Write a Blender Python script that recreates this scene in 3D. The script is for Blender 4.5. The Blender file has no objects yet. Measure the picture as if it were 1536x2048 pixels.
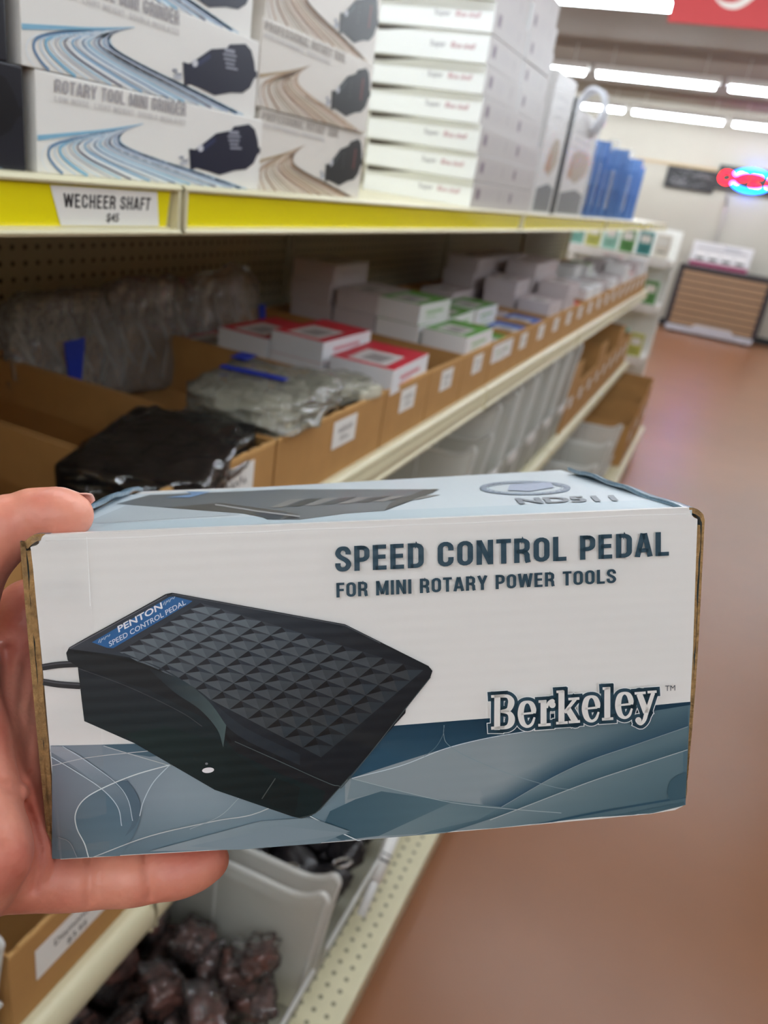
import bpy, bmesh, math, random
import numpy as np
from mathutils import Vector, Matrix
from mathutils.geometry import tessellate_polygon

S = bpy.context.scene
COL = S.collection
random.seed(7)

# ------------------------------------------------------------------ camera
FPX, CX, CY = 1540.0, 768.0, 1024.0
HC = 1.5
RW = np.array([[0.90340582, -0.28725694, -0.31834162],
               [0.4029196, 0.31474606, 0.859413],
               [0.14667558, 0.90466478, -0.40008487]])      # columns: right, up, forward in the world
CAM = np.array([0, 0, HC])
cam_data = bpy.data.cameras.new('camera')
cam = bpy.data.objects.new('camera', cam_data)
COL.objects.link(cam)
r_, u_, f_ = RW[:, 0], RW[:, 1], RW[:, 2]
cam.matrix_world = Matrix(((r_[0], u_[0], -f_[0], 0), (r_[1], u_[1], -f_[1], 0), (r_[2], u_[2], -f_[2], HC), (0, 0, 0, 1)))
cam_data.sensor_width = 36.0
cam_data.lens = FPX * 36.0 / 2048.0
cam_data.clip_start = 0.02
cam_data.clip_end = 60
cam_data.dof.use_dof = True
cam_data.dof.focus_distance = 0.285
cam_data.dof.aperture_fstop = cam_data.lens / 2.5           # a 2.5 mm pupil
S.camera = cam

# ------------------------------------------------------------------ world and exposure
W = bpy.data.worlds.new('world'); S.world = W; W.use_nodes = True
W.node_tree.nodes['Background'].inputs[0].default_value = (1.0, 0.97, 0.92, 1)
W.node_tree.nodes['Background'].inputs[1].default_value = 0.25
S.view_settings.view_transform = 'Standard'
S.view_settings.look = 'None'
S.view_settings.gamma = 1.0
S.view_settings.use_curve_mapping = False
S.view_settings.exposure = 0.08
S.cycles.max_bounces = 7; S.cycles.diffuse_bounces = 5; S.cycles.transparent_max_bounces = 14
S.cycles.caustics_reflective = False; S.cycles.caustics_refractive = False
TUBE_STRENGTH = 42.0
NEON_STRENGTH = 20.0

# ------------------------------------------------------------------ helpers
def lin(c):
    out = []
    for v in c[:3]:
        v = v / 255.0
        out.append(v / 12.92 if v <= 0.04045 else ((v + 0.055) / 1.055) ** 2.4)
    return out

def wdir(px, py):
    return RW @ np.array([px - CX, -(py - CY), FPX])

def depth_pt(px, py, d):
    return Vector(CAM + wdir(px, py) / FPX * d)

MATS = {}
def mat(name, c, rough=0.5, metal=0.0, var=0.06, vscale=40.0, bump=0.0, bscale=60.0, emit=0.0, coat=0.0, spec=0.5):
    if name in MATS: return MATS[name]
    m = bpy.data.materials.new(name); m.use_nodes = True
    nt = m.node_tree; b = nt.nodes['Principled BSDF']
    l = lin(c)
    b.inputs['Roughness'].default_value = rough
    b.inputs['Metallic'].default_value = metal
    b.inputs['Specular IOR Level'].default_value = spec
    b.inputs['Coat Weight'].default_value = coat
    tc = nt.nodes.new('ShaderNodeTexCoord')
    n = nt.nodes.new('ShaderNodeTexNoise'); n.inputs['Scale'].default_value = vscale; n.inputs['Detail'].default_value = 4
    nt.links.new(tc.outputs['Object'], n.inputs['Vector'])
    r = nt.nodes.new('ShaderNodeValToRGB')
    r.color_ramp.elements[0].position = 0.3; r.color_ramp.elements[1].position = 0.7
    r.color_ramp.elements[0].color = [max(0, x * (1 - var)) for x in l] + [1]
    r.color_ramp.elements[1].color = [min(1, x * (1 + var)) for x in l] + [1]
    nt.links.new(n.outputs['Fac'], r.inputs['Fac'])
    nt.links.new(r.outputs['Color'], b.inputs['Base Color'])
    if bump:
        n2 = nt.nodes.new('ShaderNodeTexNoise'); n2.inputs['Scale'].default_value = bscale; n2.inputs['Detail'].default_value = 3
        nt.links.new(tc.outputs['Object'], n2.inputs['Vector'])
        bp = nt.nodes.new('ShaderNodeBump'); bp.inputs['Strength'].default_value = bump; bp.inputs['Distance'].default_value = 0.01
        nt.links.new(n2.outputs['Fac'], bp.inputs['Height']); nt.links.new(bp.outputs['Normal'], b.inputs['Normal'])
    if emit:
        b.inputs['Emission Color'].default_value = l + [1]
        b.inputs['Emission Strength'].default_value = emit
    MATS[name] = m
    return m

def print_mat(name='print', rough=0.4, bump=0.0, period=0.0, axis='Z', coat=0.0):
    """ink on board: colour comes from the mesh's colour attribute"""
    if name in MATS: return MATS[name]
    m = bpy.data.materials.new(name); m.use_nodes = True
    nt = m.node_tree; b = nt.nodes['Principled BSDF']
    a = nt.nodes.new('ShaderNodeVertexColor'); a.layer_name = 'Col'
    nt.links.new(a.outputs['Color'], b.inputs['Base Color'])
    b.inputs['Roughness'].default_value = rough
    b.inputs['Coat Weight'].default_value = coat
    if bump:
        tc = nt.nodes.new('ShaderNodeTexCoord')
        w = nt.nodes.new('ShaderNodeTexWave'); w.bands_direction = axis
        w.inputs['Scale'].default_value = 1.0 / period * 0.314
        w.inputs['Distortion'].default_value = 0.6; w.inputs['Detail Scale'].default_value = 1.0
        nt.links.new(tc.outputs['Object'], w.inputs['Vector'])
        bp = nt.nodes.new('ShaderNodeBump'); bp.inputs['Strength'].default_value = bump; bp.inputs['Distance'].default_value = 0.001
        nt.links.new(w.outputs['Fac'], bp.inputs['Height']); nt.links.new(bp.outputs['Normal'], b.inputs['Normal'])
    MATS[name] = m
    return m

def hole_mat(name, c, hole, pitch, radius, axes, off=(0.0, 0.0), lim=None, rough=0.5):
    """painted sheet drilled with a regular grid of round holes"""
    if name in MATS: return MATS[name]
    m = mat(name, c, rough, var=0.03)
    nt = m.node_tree; b = nt.nodes['Principled BSDF']
    base = b.inputs['Base Color'].links[0].from_socket
    tc = nt.nodes.new('ShaderNodeTexCoord')
    sp = nt.nodes.new('ShaderNodeSeparateXYZ'); nt.links.new(tc.outputs['Object'], sp.inputs[0])
    def M(op, a, bb=None):
        n = nt.nodes.new('ShaderNodeMath'); n.operation = op
        for i, v in enumerate((a, bb)):
            if v is None: continue
            if isinstance(v, (int, float)): n.inputs[i].default_value = v
            else: nt.links.new(v, n.inputs[i])
        return n.outputs[0]
    sq = []
    for ax, o in zip(axes, off):
        t = M('FRACT', M('DIVIDE', M('ADD', sp.outputs[ax], 100.0 * pitch + o), pitch))
        t = M('MULTIPLY', M('SUBTRACT', t, 0.5), pitch)
        sq.append(M('MULTIPLY', t, t))
    d = M('SQRT', M('ADD', sq[0], sq[1]))
    inside = M('LESS_THAN', d, radius)
    if lim:
        inside = M('MULTIPLY', inside, M('GREATER_THAN', sp.outputs[lim[0]], lim[1]))
        inside = M('MULTIPLY', inside, M('LESS_THAN', sp.outputs[lim[0]], lim[2]))
    mx = nt.nodes.new('ShaderNodeMix'); mx.data_type = 'RGBA'
    nt.links.new(inside, mx.inputs[0]); nt.links.new(base, mx.inputs[6]); mx.inputs[7].default_value = lin(hole) + [1]
    nt.links.new(mx.outputs[2], b.inputs['Base Color'])
    return m

def clear_mat(name, c, alpha=0.3, rough=0.15, bump=0.0, bscale=60, transl=0.0):
    if name in MATS: return MATS[name]
    m = mat(name, c, rough, var=0.04, bump=bump, bscale=bscale)
    nt = m.node_tree; b = nt.nodes['Principled BSDF']; out = nt.nodes['Material Output']
    shader = b.outputs[0]
    if transl:
        t = nt.nodes.new('ShaderNodeBsdfTranslucent'); t.inputs[0].default_value = lin(c) + [1]
        mx = nt.nodes.new('ShaderNodeMixShader'); mx.inputs[0].default_value = transl
        nt.links.new(shader, mx.inputs[1]); nt.links.new(t.outputs[0], mx.inputs[2]); shader = mx.outputs[0]
    tr = nt.nodes.new('ShaderNodeBsdfTransparent')
    m2 = nt.nodes.new('ShaderNodeMixShader'); m2.inputs[0].default_value = alpha
    nt.links.new(tr.outputs[0], m2.inputs[1]); nt.links.new(shader, m2.inputs[2])
    nt.links.new(m2.outputs[0], out.inputs['Surface'])
    return m

def film_mat(name, c=(225, 225, 222), haze=.06, gloss=.35, rough=.06, bump=.8, bscale=35):
    """clear crinkled film: see-through, hazy, with glints"""
    if name in MATS: return MATS[name]
    m = bpy.data.materials.new(name); m.use_nodes = True; nt = m.node_tree; nt.nodes.clear()
    out = nt.nodes.new('ShaderNodeOutputMaterial')
    tc = nt.nodes.new('ShaderNodeTexCoord'); n = nt.nodes.new('ShaderNodeTexNoise'); n.inputs['Scale'].default_value = bscale; n.inputs['Detail'].default_value = 3
    nt.links.new(tc.outputs['Object'], n.inputs['Vector'])
    bp = nt.nodes.new('ShaderNodeBump'); bp.inputs['Strength'].default_value = bump; bp.inputs['Distance'].default_value = .01
    nt.links.new(n.outputs['Fac'], bp.inputs['Height'])
    tr = nt.nodes.new('ShaderNodeBsdfTransparent'); df = nt.nodes.new('ShaderNodeBsdfDiffuse'); df.inputs[0].default_value = lin(c) + [1]
    gl = nt.nodes.new('ShaderNodeBsdfGlossy'); gl.inputs['Roughness'].default_value = rough
    lw = nt.nodes.new('ShaderNodeLayerWeight'); lw.inputs['Blend'].default_value = gloss
    for q in (df, gl, lw): nt.links.new(bp.outputs['Normal'], q.inputs['Normal'])
    a = nt.nodes.new('ShaderNodeMixShader'); a.inputs[0].default_value = haze
    nt.links.new(tr.outputs[0], a.inputs[1]); nt.links.new(df.outputs[0], a.inputs[2])
    b = nt.nodes.new('ShaderNodeMixShader'); nt.links.new(lw.outputs['Fresnel'], b.inputs[0])
    nt.links.new(a.outputs[0], b.inputs[1]); nt.links.new(gl.outputs[0], b.inputs[2])
    nt.links.new(b.outputs[0], out.inputs['Surface'])
    MATS[name] = m
    return m

def tag(o, label=None, cat=None, group=None, kind=None):
    if label: o['label'] = label
    if cat: o['category'] = cat
    if group: o['group'] = group
    if kind: o['kind'] = kind
    return o

def thing(name, label, cat, loc=(0, 0, 0), rz=0.0, group=None, rot=None):
    o = bpy.data.objects.new(name, None); COL.objects.link(o)
    o.empty_display_size = 0.05
    o.location = loc; o.rotation_euler = rot if rot else (0, 0, rz)
    return tag(o, label, cat, group)

class MB:
    """collects geometry for one mesh object; every face may carry a colour"""
    def __init__(s): s.v = []; s.f = []; s.c = []; s.sm = []
    def face(s, pts, col=None, smooth=False):
        i = len(s.v); s.v += [tuple(p) for p in pts]; s.f.append(tuple(range(i, i + len(pts))))
        s.c.append(col); s.sm.append(smooth)
    def mesh(s, verts, faces, col=None, smooth=False):
        i = len(s.v); s.v += [tuple(p) for p in verts]
        for f in faces:
            s.f.append(tuple(i + k for k in f)); s.c.append(col); s.sm.append(smooth)
    def box(s, lo, hi, col=None, bev=0.0, M=None, cols=None):
        x0, y0, z0 = lo; x1, y1, z1 = hi
        if bev > 0:
            bm = bmesh.new(); bmesh.ops.create_cube(bm, size=1.0)
            for v in bm.verts:
                v.co = Vector((x0 + (v.co.x + .5) * (x1 - x0), y0 + (v.co.y + .5) * (y1 - y0), z0 + (v.co.z + .5) * (z1 - z0)))
            bmesh.ops.bevel(bm, geom=list(bm.edges), offset=min(bev, .45 * min(x1 - x0, y1 - y0, z1 - z0)), segments=2, profile=0.7, affect='EDGES')
            bm.verts.ensure_lookup_table()
            vs = [v.co.copy() for v in bm.verts]; fs = [[v.index for v in f.verts] for f in bm.faces]
            nr = [f.normal.copy() for f in bm.faces]; bm.free()
        else:
            vs = [Vector((x, y, z)) for x in (x0, x1) for y in (y0, y1) for z in (z0, z1)]
            fs = [(0, 1, 3, 2), (4, 6, 7, 5), (0, 4, 5, 1), (2, 3, 7, 6), (0, 2, 6, 4), (1, 5, 7, 3)]
            nr = [Vector(n) for n in ((-1, 0, 0), (1, 0, 0), (0, -1, 0), (0, 1, 0), (0, 0, -1), (0, 0, 1))]
        if M: vs = [M @ v for v in vs]
        i = len(s.v); s.v += [tuple(v) for v in vs]
        for f, n in zip(fs, nr):
            s.f.append(tuple(i + k for k in f)); s.sm.append(False)
            c = col
            if cols:                                     # cols: {'x+':..., 'z+':...}
                ax = max(range(3), key=lambda k: abs(n[k])); key = 'xyz'[ax] + ('+' if n[ax] > 0 else '-')
                c = cols.get(key, col)
            s.c.append(c)
    def prism(s, poly, a, b, to3, col=None):
        """poly in 2D swept from a to b; to3(u, v, w)"""
        n = len(poly)
        A = [to3(u, v, a) for u, v in poly]; B = [to3(u, v, b) for u, v in poly]
        tris = tessellate_polygon([[Vector((u, v, 0)) for u, v in poly]])
        i = len(s.v); s.v += [tuple(p) for p in A + B]
        for t in tris:
            s.f.append(tuple(i + k for k in t)); s.f.append(tuple(i + n + k for k in reversed(t)))
            s.c += [col, col]; s.sm += [False, False]
        for k in range(n):
            j = (k + 1) % n
            s.f.append((i + k, i + j, i + n + j, i + n + k)); s.c.append(col); s.sm.append(False)
    def tube(s, pts, rad, seg=8, col=None, closed=False, caps=True):
        pts = [Vector(p) for p in pts]; n = len(pts)
        rads = rad if isinstance(rad, (list, tuple)) else [rad] * n
        i0 = len(s.v)
        for k, p in enumerate(pts):
            if closed: t = pts[(k + 1) % n] - pts[k - 1]
            else: t = pts[min(k + 1, n - 1)] - pts[max(k - 1, 0)]
            t.normalize()
            up = Vector((0, 0, 1)) if abs(t.z) < 0.9 else Vector((1, 0, 0))
            a = t.cross(up).normalized(); b = t.cross(a)
            for q in range(seg):
                th = 2 * math.pi * q / seg
                s.v.append(tuple(p + (a * math.cos(th) + b * math.sin(th)) * rads[k]))
        for k in range(n if closed else n - 1):
            k2 = (k + 1) % n
            for q in range(seg):
                q2 = (q + 1) % seg
                s.f.append((i0 + k * seg + q, i0 + k2 * seg + q, i0 + k2 * seg + q2, i0 + k * seg + q2)); s.c.append(col); s.sm.append(True)
        if caps and not closed:
            s.f.append(tuple(i0 + q for q in range(seg))); s.c.append(col); s.sm.append(False)
            s.f.append(tuple(i0 + (n - 1) * seg + q for q in reversed(range(seg)))); s.c.append(col); s.sm.append(False)
    def build(s, name, material, parent=None, loc=None, fix=True):
        me = bpy.data.meshes.new(name); me.from_pydata(s.v, [], s.f); me.update()
        if fix and not any(c is not None for c in s.c):
            bm = bmesh.new(); bm.from_mesh(me); bmesh.ops.recalc_face_normals(bm, faces=bm.faces[:]); bm.to_mesh(me); bm.free()
        me.polygons.foreach_set('use_smooth', s.sm)
        if any(c is not None for c in s.c):
            at = me.color_attributes.new('Col', 'FLOAT_COLOR', 'CORNER')
            data = []
            for f, c in zip(s.f, s.c):
                if c is None: c = (255, 255, 255)
                if isinstance(c[0], (list, tuple)):
                    for q in c: data += lin(q) + [1.0]
                else:
                    data += (lin(c) + [1.0]) * len(f)
            at.data.foreach_set('color', data)
        me.materials.append(material)
        o = bpy.data.objects.new(name, me); COL.objects.link(o)
        if parent: o.parent = parent
        if loc: o.location = loc
        return o

def copy_tree(o, parent=None):
    c = o.copy(); COL.objects.link(c)
    if parent: c.parent = parent
    for ch in list(o.children): copy_tree(ch, c)
    return c

class Art:
    """flat print: polygons and pen strokes laid on a surface; to3(u, v, lift) places a point of the sheet"""
    def __init__(s, to3, step=3e-5): s.mb = MB(); s.to3 = to3; s.k = 0; s.step = step
    def up(s): s.k += 1
    def poly(s, pts, col, same=False):
        if not same: s.k += 1
        P = [Vector((p[0], p[1], 0)) for p in pts]
        cf = col if callable(col) else (lambda u, v: col)
        for t in tessellate_polygon([P]):
            s.mb.face([s.to3(pts[i][0], pts[i][1], s.k * s.step) for i in t], [cf(*pts[i][:2]) for i in t])
    def grid(s, ps, col, same=False):
        """ps: list of rows of points"""
        if not same: s.k += 1
        cf = col if callable(col) else (lambda u, v: col)
        for a, b in zip(ps, ps[1:]):
            for i in range(len(a) - 1):
                q = (a[i], a[i + 1], b[i + 1], b[i])
                s.mb.face([s.to3(p[0], p[1], s.k * s.step) for p in q], [cf(*p[:2]) for p in q])
    def between(s, top, bot, col, x0, x1, n=40, m=5, same=False):
        """area between two curves given by control points"""
        T = curve_fn(top); B = curve_fn(bot); rows = []
        for j in range(m + 1):
            rows.append([(x, T(x) + (B(x) - T(x)) * j / m) for x in np.linspace(x0, x1, n)])
        s.grid(rows, col, same)
    def stroke(s, pts, w, col, same=False, closed=False, grow=0.0, cap=0.0):
        if not same: s.k += 1
        P = [np.array(p[:2], float) for p in pts]; n = len(P)
        ws = [(p[2] if len(p) > 2 else w) + 2 * grow for p in pts]
        if (cap or grow) and not closed:
            e = cap + grow
            d = P[0] - P[1]; P[0] = P[0] + d / np.linalg.norm(d) * e
            d = P[-1] - P[-2]; P[-1] = P[-1] + d / np.linalg.norm(d) * e
        L, R = [], []
        for k in range(n):
            a = P[k - 1] if (k > 0 or closed) else None
            b = P[(k + 1) % n] if (k < n - 1 or closed) else None
            d1 = (P[k] - a) / (np.linalg.norm(P[k] - a) + 1e-12) if a is not None else None
            d2 = (b - P[k]) / (np.linalg.norm(b - P[k]) + 1e-12) if b is not None else None
            if d1 is None: d1 = d2
            if d2 is None: d2 = d1
            n1 = np.array([-d1[1], d1[0]]); n2 = np.array([-d2[1], d2[0]])
            m = n1 + n2; m /= (np.linalg.norm(m) + 1e-12)
            sc = 1.0 / max(0.5, float(m @ n1))
            L.append(P[k] + m * ws[k] / 2 * sc); R.append(P[k] - m * ws[k] / 2 * sc)
        for k in range(n if closed else n - 1):
            j = (k + 1) % n
            s.mb.face([s.to3(q[0], q[1], s.k * s.step) for q in (L[k], L[j], R[j], R[k])], col)
    def text(s, body, fn, col, size=1.0, bold=0.0, same=False):
        """built-in typeface; fn(x, y) maps text space (cap height about 0.73) onto the sheet"""
        if not same: s.k += 1
        for tri in text_tris(body, bold):
            s.mb.face([s.to3(*fn(x, y), s.k * s.step) for x, y in tri], col)

_TC = {}
def text_tris(body, bold=0.0):
    key = (body, bold)
    if key in _TC: return _TC[key]
    c = bpy.data.curves.new('lettering', 'FONT'); c.body = body; c.offset = bold; c.resolution_u = 3
    o = bpy.data.objects.new('lettering', c); COL.objects.link(o)
    dg = bpy.context.evaluated_depsgraph_get(); dg.update()
    me = bpy.data.meshes.new_from_object(o.evaluated_get(dg))
    me.calc_loop_triangles()
    out = [[(me.vertices[i].co.x, me.vertices[i].co.y) for i in t.vertices] for t in me.loop_triangles]
    bpy.data.objects.remove(o); bpy.data.curves.remove(c); bpy.data.meshes.remove(me)
    _TC[key] = out
    return out

def curve_fn(pts):
    xs = np.array([p[0] for p in pts], float); ys = np.array([p[1] for p in pts], float)
    # natural cubic through the points
    n = len(xs)
    if n < 3: return lambda x: float(np.interp(x, xs, ys))
    h = np.diff(xs); A = np.eye(n); r = np.zeros(n)
    for i in range(1, n - 1):
        A[i, i - 1] = h[i - 1]; A[i, i] = 2 * (h[i - 1] + h[i]); A[i, i + 1] = h[i]
        r[i] = 6 * ((ys[i + 1] - ys[i]) / h[i] - (ys[i] - ys[i - 1]) / h[i - 1])
    m = np.linalg.solve(A, r)
    def f(x):
        i = int(min(max(np.searchsorted(xs, x) - 1, 0), n - 2)); t = x - xs[i]
        b = (ys[i + 1] - ys[i]) / h[i] - h[i] * (2 * m[i] + m[i + 1]) / 6
        return float(ys[i] + b * t + m[i] / 2 * t * t + (m[i + 1] - m[i]) / (6 * h[i]) * t ** 3)
    return f

def smooth(pts, n=6, closed=False):
    """Catmull-Rom through the points (extra entries such as widths are carried along)"""
    P = [np.array(p, float) for p in pts]; N = len(P); out = []
    for k in range(N if closed else N - 1):
        p1, p2 = P[k], P[(k + 1) % N]
        p0 = P[k - 1] if (k > 0 or closed) else p1 * 2 - p2
        p3 = P[(k + 2) % N] if (k + 2 < N or closed) else p2 * 2 - p1
        for i in range(n):
            t = i / n
            out.append(tuple(0.5 * (2 * p1 + (p2 - p0) * t + (2 * p0 - 5 * p1 + 4 * p2 - p3) * t * t + (3 * p1 - p0 - 3 * p2 + p3) * t ** 3)))
    if not closed: out.append(tuple(P[-1]))
    return out

# condensed capitals as pen strokes: unit height, stem 0.19
def _arc(cx, cy, rx, ry, a0, a1, n=7):
    return [(cx + rx * math.cos(math.radians(a0 + (a1 - a0) * i / n)), cy + ry * math.sin(math.radians(a0 + (a1 - a0) * i / n))) for i in range(n + 1)]
_l, _r, _t, _b = .095, .425, .915, .085
_O = _arc(.26, .74, .165, .175, 0, 180) + _arc(.26, .26, .165, .175, 180, 360)
GLYPHS = {
 'O': (.52, [(_O, True)]),
 'C': (.52, [([(_r, .64)] + _arc(.26, .74, .165, .175, 0, 180) + _arc(.26, .26, .165, .175, 180, 360) + [(_r, .37)], False)]),
 'G': (.53, [([(_r, .66)] + _arc(.26, .74, .165, .175, 0, 180) + _arc(.26, .26, .165, .175, 180, 360) + [(_r, .46), (.27, .46)], False)]),
 'S': (.50, [(smooth([(.405, .67), (.405, .77), (.34, .89), (.25, .915), (.155, .89), (.095, .78), (.095, .68), (.17, .57), (.33, .45), (.41, .33), (.41, .22), (.34, .11), (.25, .085), (.15, .11), (.09, .22), (.09, .34)], 3), False)]),
 'D': (.52, [([(_l, 0), (_l, 1)], False), ([(_l, .915), (.25, .915)] + _arc(.25, .74, .175, .175, 90, 0) + _arc(.25, .26, .175, .175, 0, -90) + [(_l, .085)], False)]),
 'P': (.49, [([(_l, 0), (_l, 1)], False), ([(_l, .915), (.25, .915)] + _arc(.24, .755, .165, .16, 90, 0) + _arc(.24, .6, .165, .165, 0, -90) + [(_l, .435)], False)]),
 'R': (.52, [([(_l, 0), (_l, 1)], False), ([(_l, .915), (.25, .915)] + _arc(.25, .76, .165, .155, 90, 0) + _arc(.25, .62, .165, .155, 0, -90) + [(_l, .465)], False), ([(.24, .465), (.36, .42), (.41, .32), (.42, .1), (.45, 0)], False)]),
 'E': (.46, [([(_l, 0), (_l, 1)], False), ([(_l, .92), (.43, .92)], False), ([(_l, .52), (.41, .52)], False), ([(_l, .08), (.44, .08)], False)]),
 'F': (.43, [([(_l, 0), (_l, 1)], False), ([(_l, .92), (.43, .92)], False), ([(_l, .5), (.40, .5)], False)]),
 'L': (.43, [([(_l, 0), (_l, 1)], False), ([(_l, .08), (.43, .08)], False)]),
 'T': (.46, [([(.23, 0), (.23, 1)], False), ([(0, .92), (.46, .92)], False)]),
 'I': (.19, [([(_l, 0), (_l, 1)], False)]),
 'N': (.54, [([(_l, 0), (_l, 1)], False), ([(.445, 0), (.445, 1)], False), ([(.10, .96), (.44, .04)], False)]),
 'M': (.68, [([(_l, 0), (_l, 1)], False), ([(.585, 0), (.585, 1)], False), ([(.11, .97), (.34, .08)], False), ([(.57, .97), (.34, .08)], False)]),
 'A': (.54, [([(.07, 0), (.25, .98)], False), ([(.47, 0), (.29, .98)], False), ([(.12, .27), (.42, .27)], False)]),
 'Y': (.52, [([(.26, 0), (.26, .46)], False), ([(.07, 1), (.26, .42)], False), ([(.45, 1), (.26, .42)], False)]),
 'W': (.74, [([(.06, 1), (.19, .04)], False), ([(.37, .96), (.20, .04)], False), ([(.37, .96), (.54, .04)], False), ([(.68, 1), (.55, .04)], False)]),
 'U': (.52, [([(_l, 1), (_l, .26)] + _arc(.26, .26, .165, .175, 180, 360) + [(_r, 1)], False)]),
 'V': (.52, [([(.06, 1), (.25, .04)], False), ([(.46, 1), (.27, .04)], False)]),
 'H': (.52, [([(_l, 0), (_l, 1)], False), ([(_r, 0), (_r, 1)], False), ([(_l, .5), (_r, .5)], False)]),
 'B': (.52, [([(_l, 0), (_l, 1)], False), ([(_l, .915), (.24, .915)] + _arc(.24, .76, .16, .155, 90, 0) + _arc(.24, .66, .16, .15, 0, -90) + [(_l, .51)], False), ([(_l, .51), (.25, .51)] + _arc(.25, .33, .17, .18, 90, 0) + _arc(.25, .25, .17, .165, 0, -90) + [(_l, .085)], False)]),
 ' ': (.24, []),
}
def cond_len(txt, gap=.085): return sum(GLYPHS[c][0] for c in txt) + gap * (len(txt) - 1)
def cond_text(art, txt, quad, col, stem=.185, gap=.085):
    """set condensed capitals into quad (top-left, top-right, bottom-right, bottom-left)"""
    art.up(); L = cond_len(txt, gap); x = 0
    tl, tr, br, bl = [np.array(q, float) for q in quad]
    def fn(u, v):
        a = bl + (br - bl) * (u / L); b = tl + (tr - tl) * (u / L)
        return tuple(a + (b - a) * v)
    for c in txt:
        w, strokes = GLYPHS[c]
        for pts, closed in strokes:
            sub = Art(lambda u, v, z: art.to3(*fn(u, v), art.k * art.step)); sub.k = 0
            sub.stroke([(x + p[0], p[1]) for p in pts], stem, col, closed=closed)
            art.mb.v_off = len(art.mb.v)
            art.mb.mesh(sub.mb.v, sub.mb.f, col)
        x += w + gap

ORD = ['nearest', 'second', 'third', 'fourth', 'fifth', 'sixth', 'seventh', 'eighth', 'ninth', 'tenth', 'eleventh', 'twelfth',
       'thirteenth', 'fourteenth', 'fifteenth', 'sixteenth', 'seventeenth', 'eighteenth', 'nineteenth', 'twentieth', 'twenty-first',
       'twenty-second', 'twenty-third', 'twenty-fourth', 'twenty-fifth', 'twenty-sixth']

def struct(name, mb, m): return tag(mb.build(name, m), kind='structure')

# ------------------------------------------------------------------ the room
WALL_Y = 12.8; CEIL = 2.97
floor_m = mat('brown_floor', (146, 96, 62), 0.33, var=0.05, vscale=3.0, bump=0.02, bscale=14.0)
cream_m = mat('cream_wall', (190, 185, 171), 0.7, var=0.02, vscale=2.0)
ceil_m = mat('ceiling_paint', (144, 134, 120), 0.8, var=0.02, vscale=2.0)
b = MB(); b.box((-6, -6, -0.1), (4.5, WALL_Y + .2, 0)); struct('floor', b, floor_m)
b = MB(); b.box((-6, -6, CEIL), (4.5, WALL_Y + .2, CEIL + .1)); struct('ceiling', b, ceil_m)
b = MB(); b.box((-6, WALL_Y, 0), (4.5, WALL_Y + .2, CEIL)); struct('wall_back', b, cream_m)
b = MB(); b.box((-6, -6.2, 0), (4.5, -6, CEIL)); struct('wall_front', b, cream_m)
b = MB(); b.box((-6.2, -6, 0), (-6, WALL_Y + .2, CEIL)); struct('wall_left', b, cream_m)
b = MB(); b.box((4.5, -6, 0), (4.7, WALL_Y + .2, CEIL)); struct('wall_right', b, cream_m)
b = MB(); b.box((-1.75, WALL_Y - .02, 2.195), (2.5, WALL_Y, 2.225)); struct('trim_1', b, mat('pale_wood', (196, 170, 128), 0.5))
b = MB(); b.box((-6, WALL_Y - .02, 0), (4.5, WALL_Y, .10)); struct('baseboard_back', b, mat('black_rubber', (28, 27, 28), 0.5))

# ceiling strip lights
housing_m = mat('white_enamel', (235, 235, 230), 0.35)
tube_m = mat('lit_tube', (234, 243, 252), 0.4, var=0.0, emit=TUBE_STRENGTH)
def strip_light():
    t = thing('strip_light', '', 'ceiling light')
    h = MB(); h.box((-.61, -.055, .03), (.61, .055, .09), bev=.008)
    for x in (-.45, .45): h.tube([(x, 0, .09), (x, 0, .27)], .003, 6)
    h.build('light_housing', housing_m, t)
    tb = MB()
    prof = [(.04 * math.cos(a), .03 + .045 * math.sin(a)) for a in np.linspace(math.pi, 2 * math.pi, 7)]
    tb.prism(prof, -.572, .572, lambda u, v, w: (w, u, v))
    tb.build('lit_tube', tube_m, t)
    return t
proto = None
rows = [(-4.0, 'behind the camera'), (-1.5, 'behind'), (1.0, ''), (3.3, ''), (5.95, 'nearest'), (8.98, 'middle'), (11.9, 'farthest')]
for ri, (y, word) in enumerate(rows):
    for ci in range(7):
        x = -5.08 + 1.283 * ci
        if ri >= 4 and ci < 1: continue
        o = proto if proto is None else copy_tree(proto)
        if proto is None: o = proto = strip_light()
        o.location = (x, y, 2.70)
        tag(o, group='strip lights hung in rows under the ceiling')
        if ri >= 4:
            side = {1: 'hidden farthest left in', 2: 'hidden left in', 3: 'partly behind shelf goods in', 4: 'whole one in', 5: 'cut by the picture edge in', 6: 'outside the picture in'}[ci]
            o['label'] = f'white glowing ceiling strip light, {side} the {word} row'
        else:
            o['label'] = f'white strip light overhead, {ORD[ci].replace("nearest", "first")} from the left in the {ORD[ri].replace("nearest", "first")} row'

# ------------------------------------------------------------------ gondola shelving
BEIGE = (214, 206, 172)
beige_m = mat('beige_enamel', BEIGE, 0.38, var=0.02, vscale=8)
peg_m = hole_mat('pegboard', (176, 168, 140), (52, 46, 34), 0.0254, 0.0042, (1, 2), (0.006, 0.004), rough=0.55)
deck_m = hole_mat('perforated_deck', BEIGE, (120, 112, 88), 0.0254, 0.0042, (0, 1), (0.004, 0.0), lim=(0, .695, .779), rough=0.4)
yellow_m = mat('yellow_price_strip', (248, 232, 20), 0.22, var=0.01, coat=0.6)
XB, XF = -1.045, -.47
Z_TOP, Z_MID, Z_LOW, Z_BASE = 1.463, 1.054, .572, .17
XBASE = -.233
YS = [-1.84, -.62, .60, 1.82, 3.04, 4.26, 5.48]
SECT = ['behind the camera', 'beside the camera', 'second', 'third', 'fourth', 'last']

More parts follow.
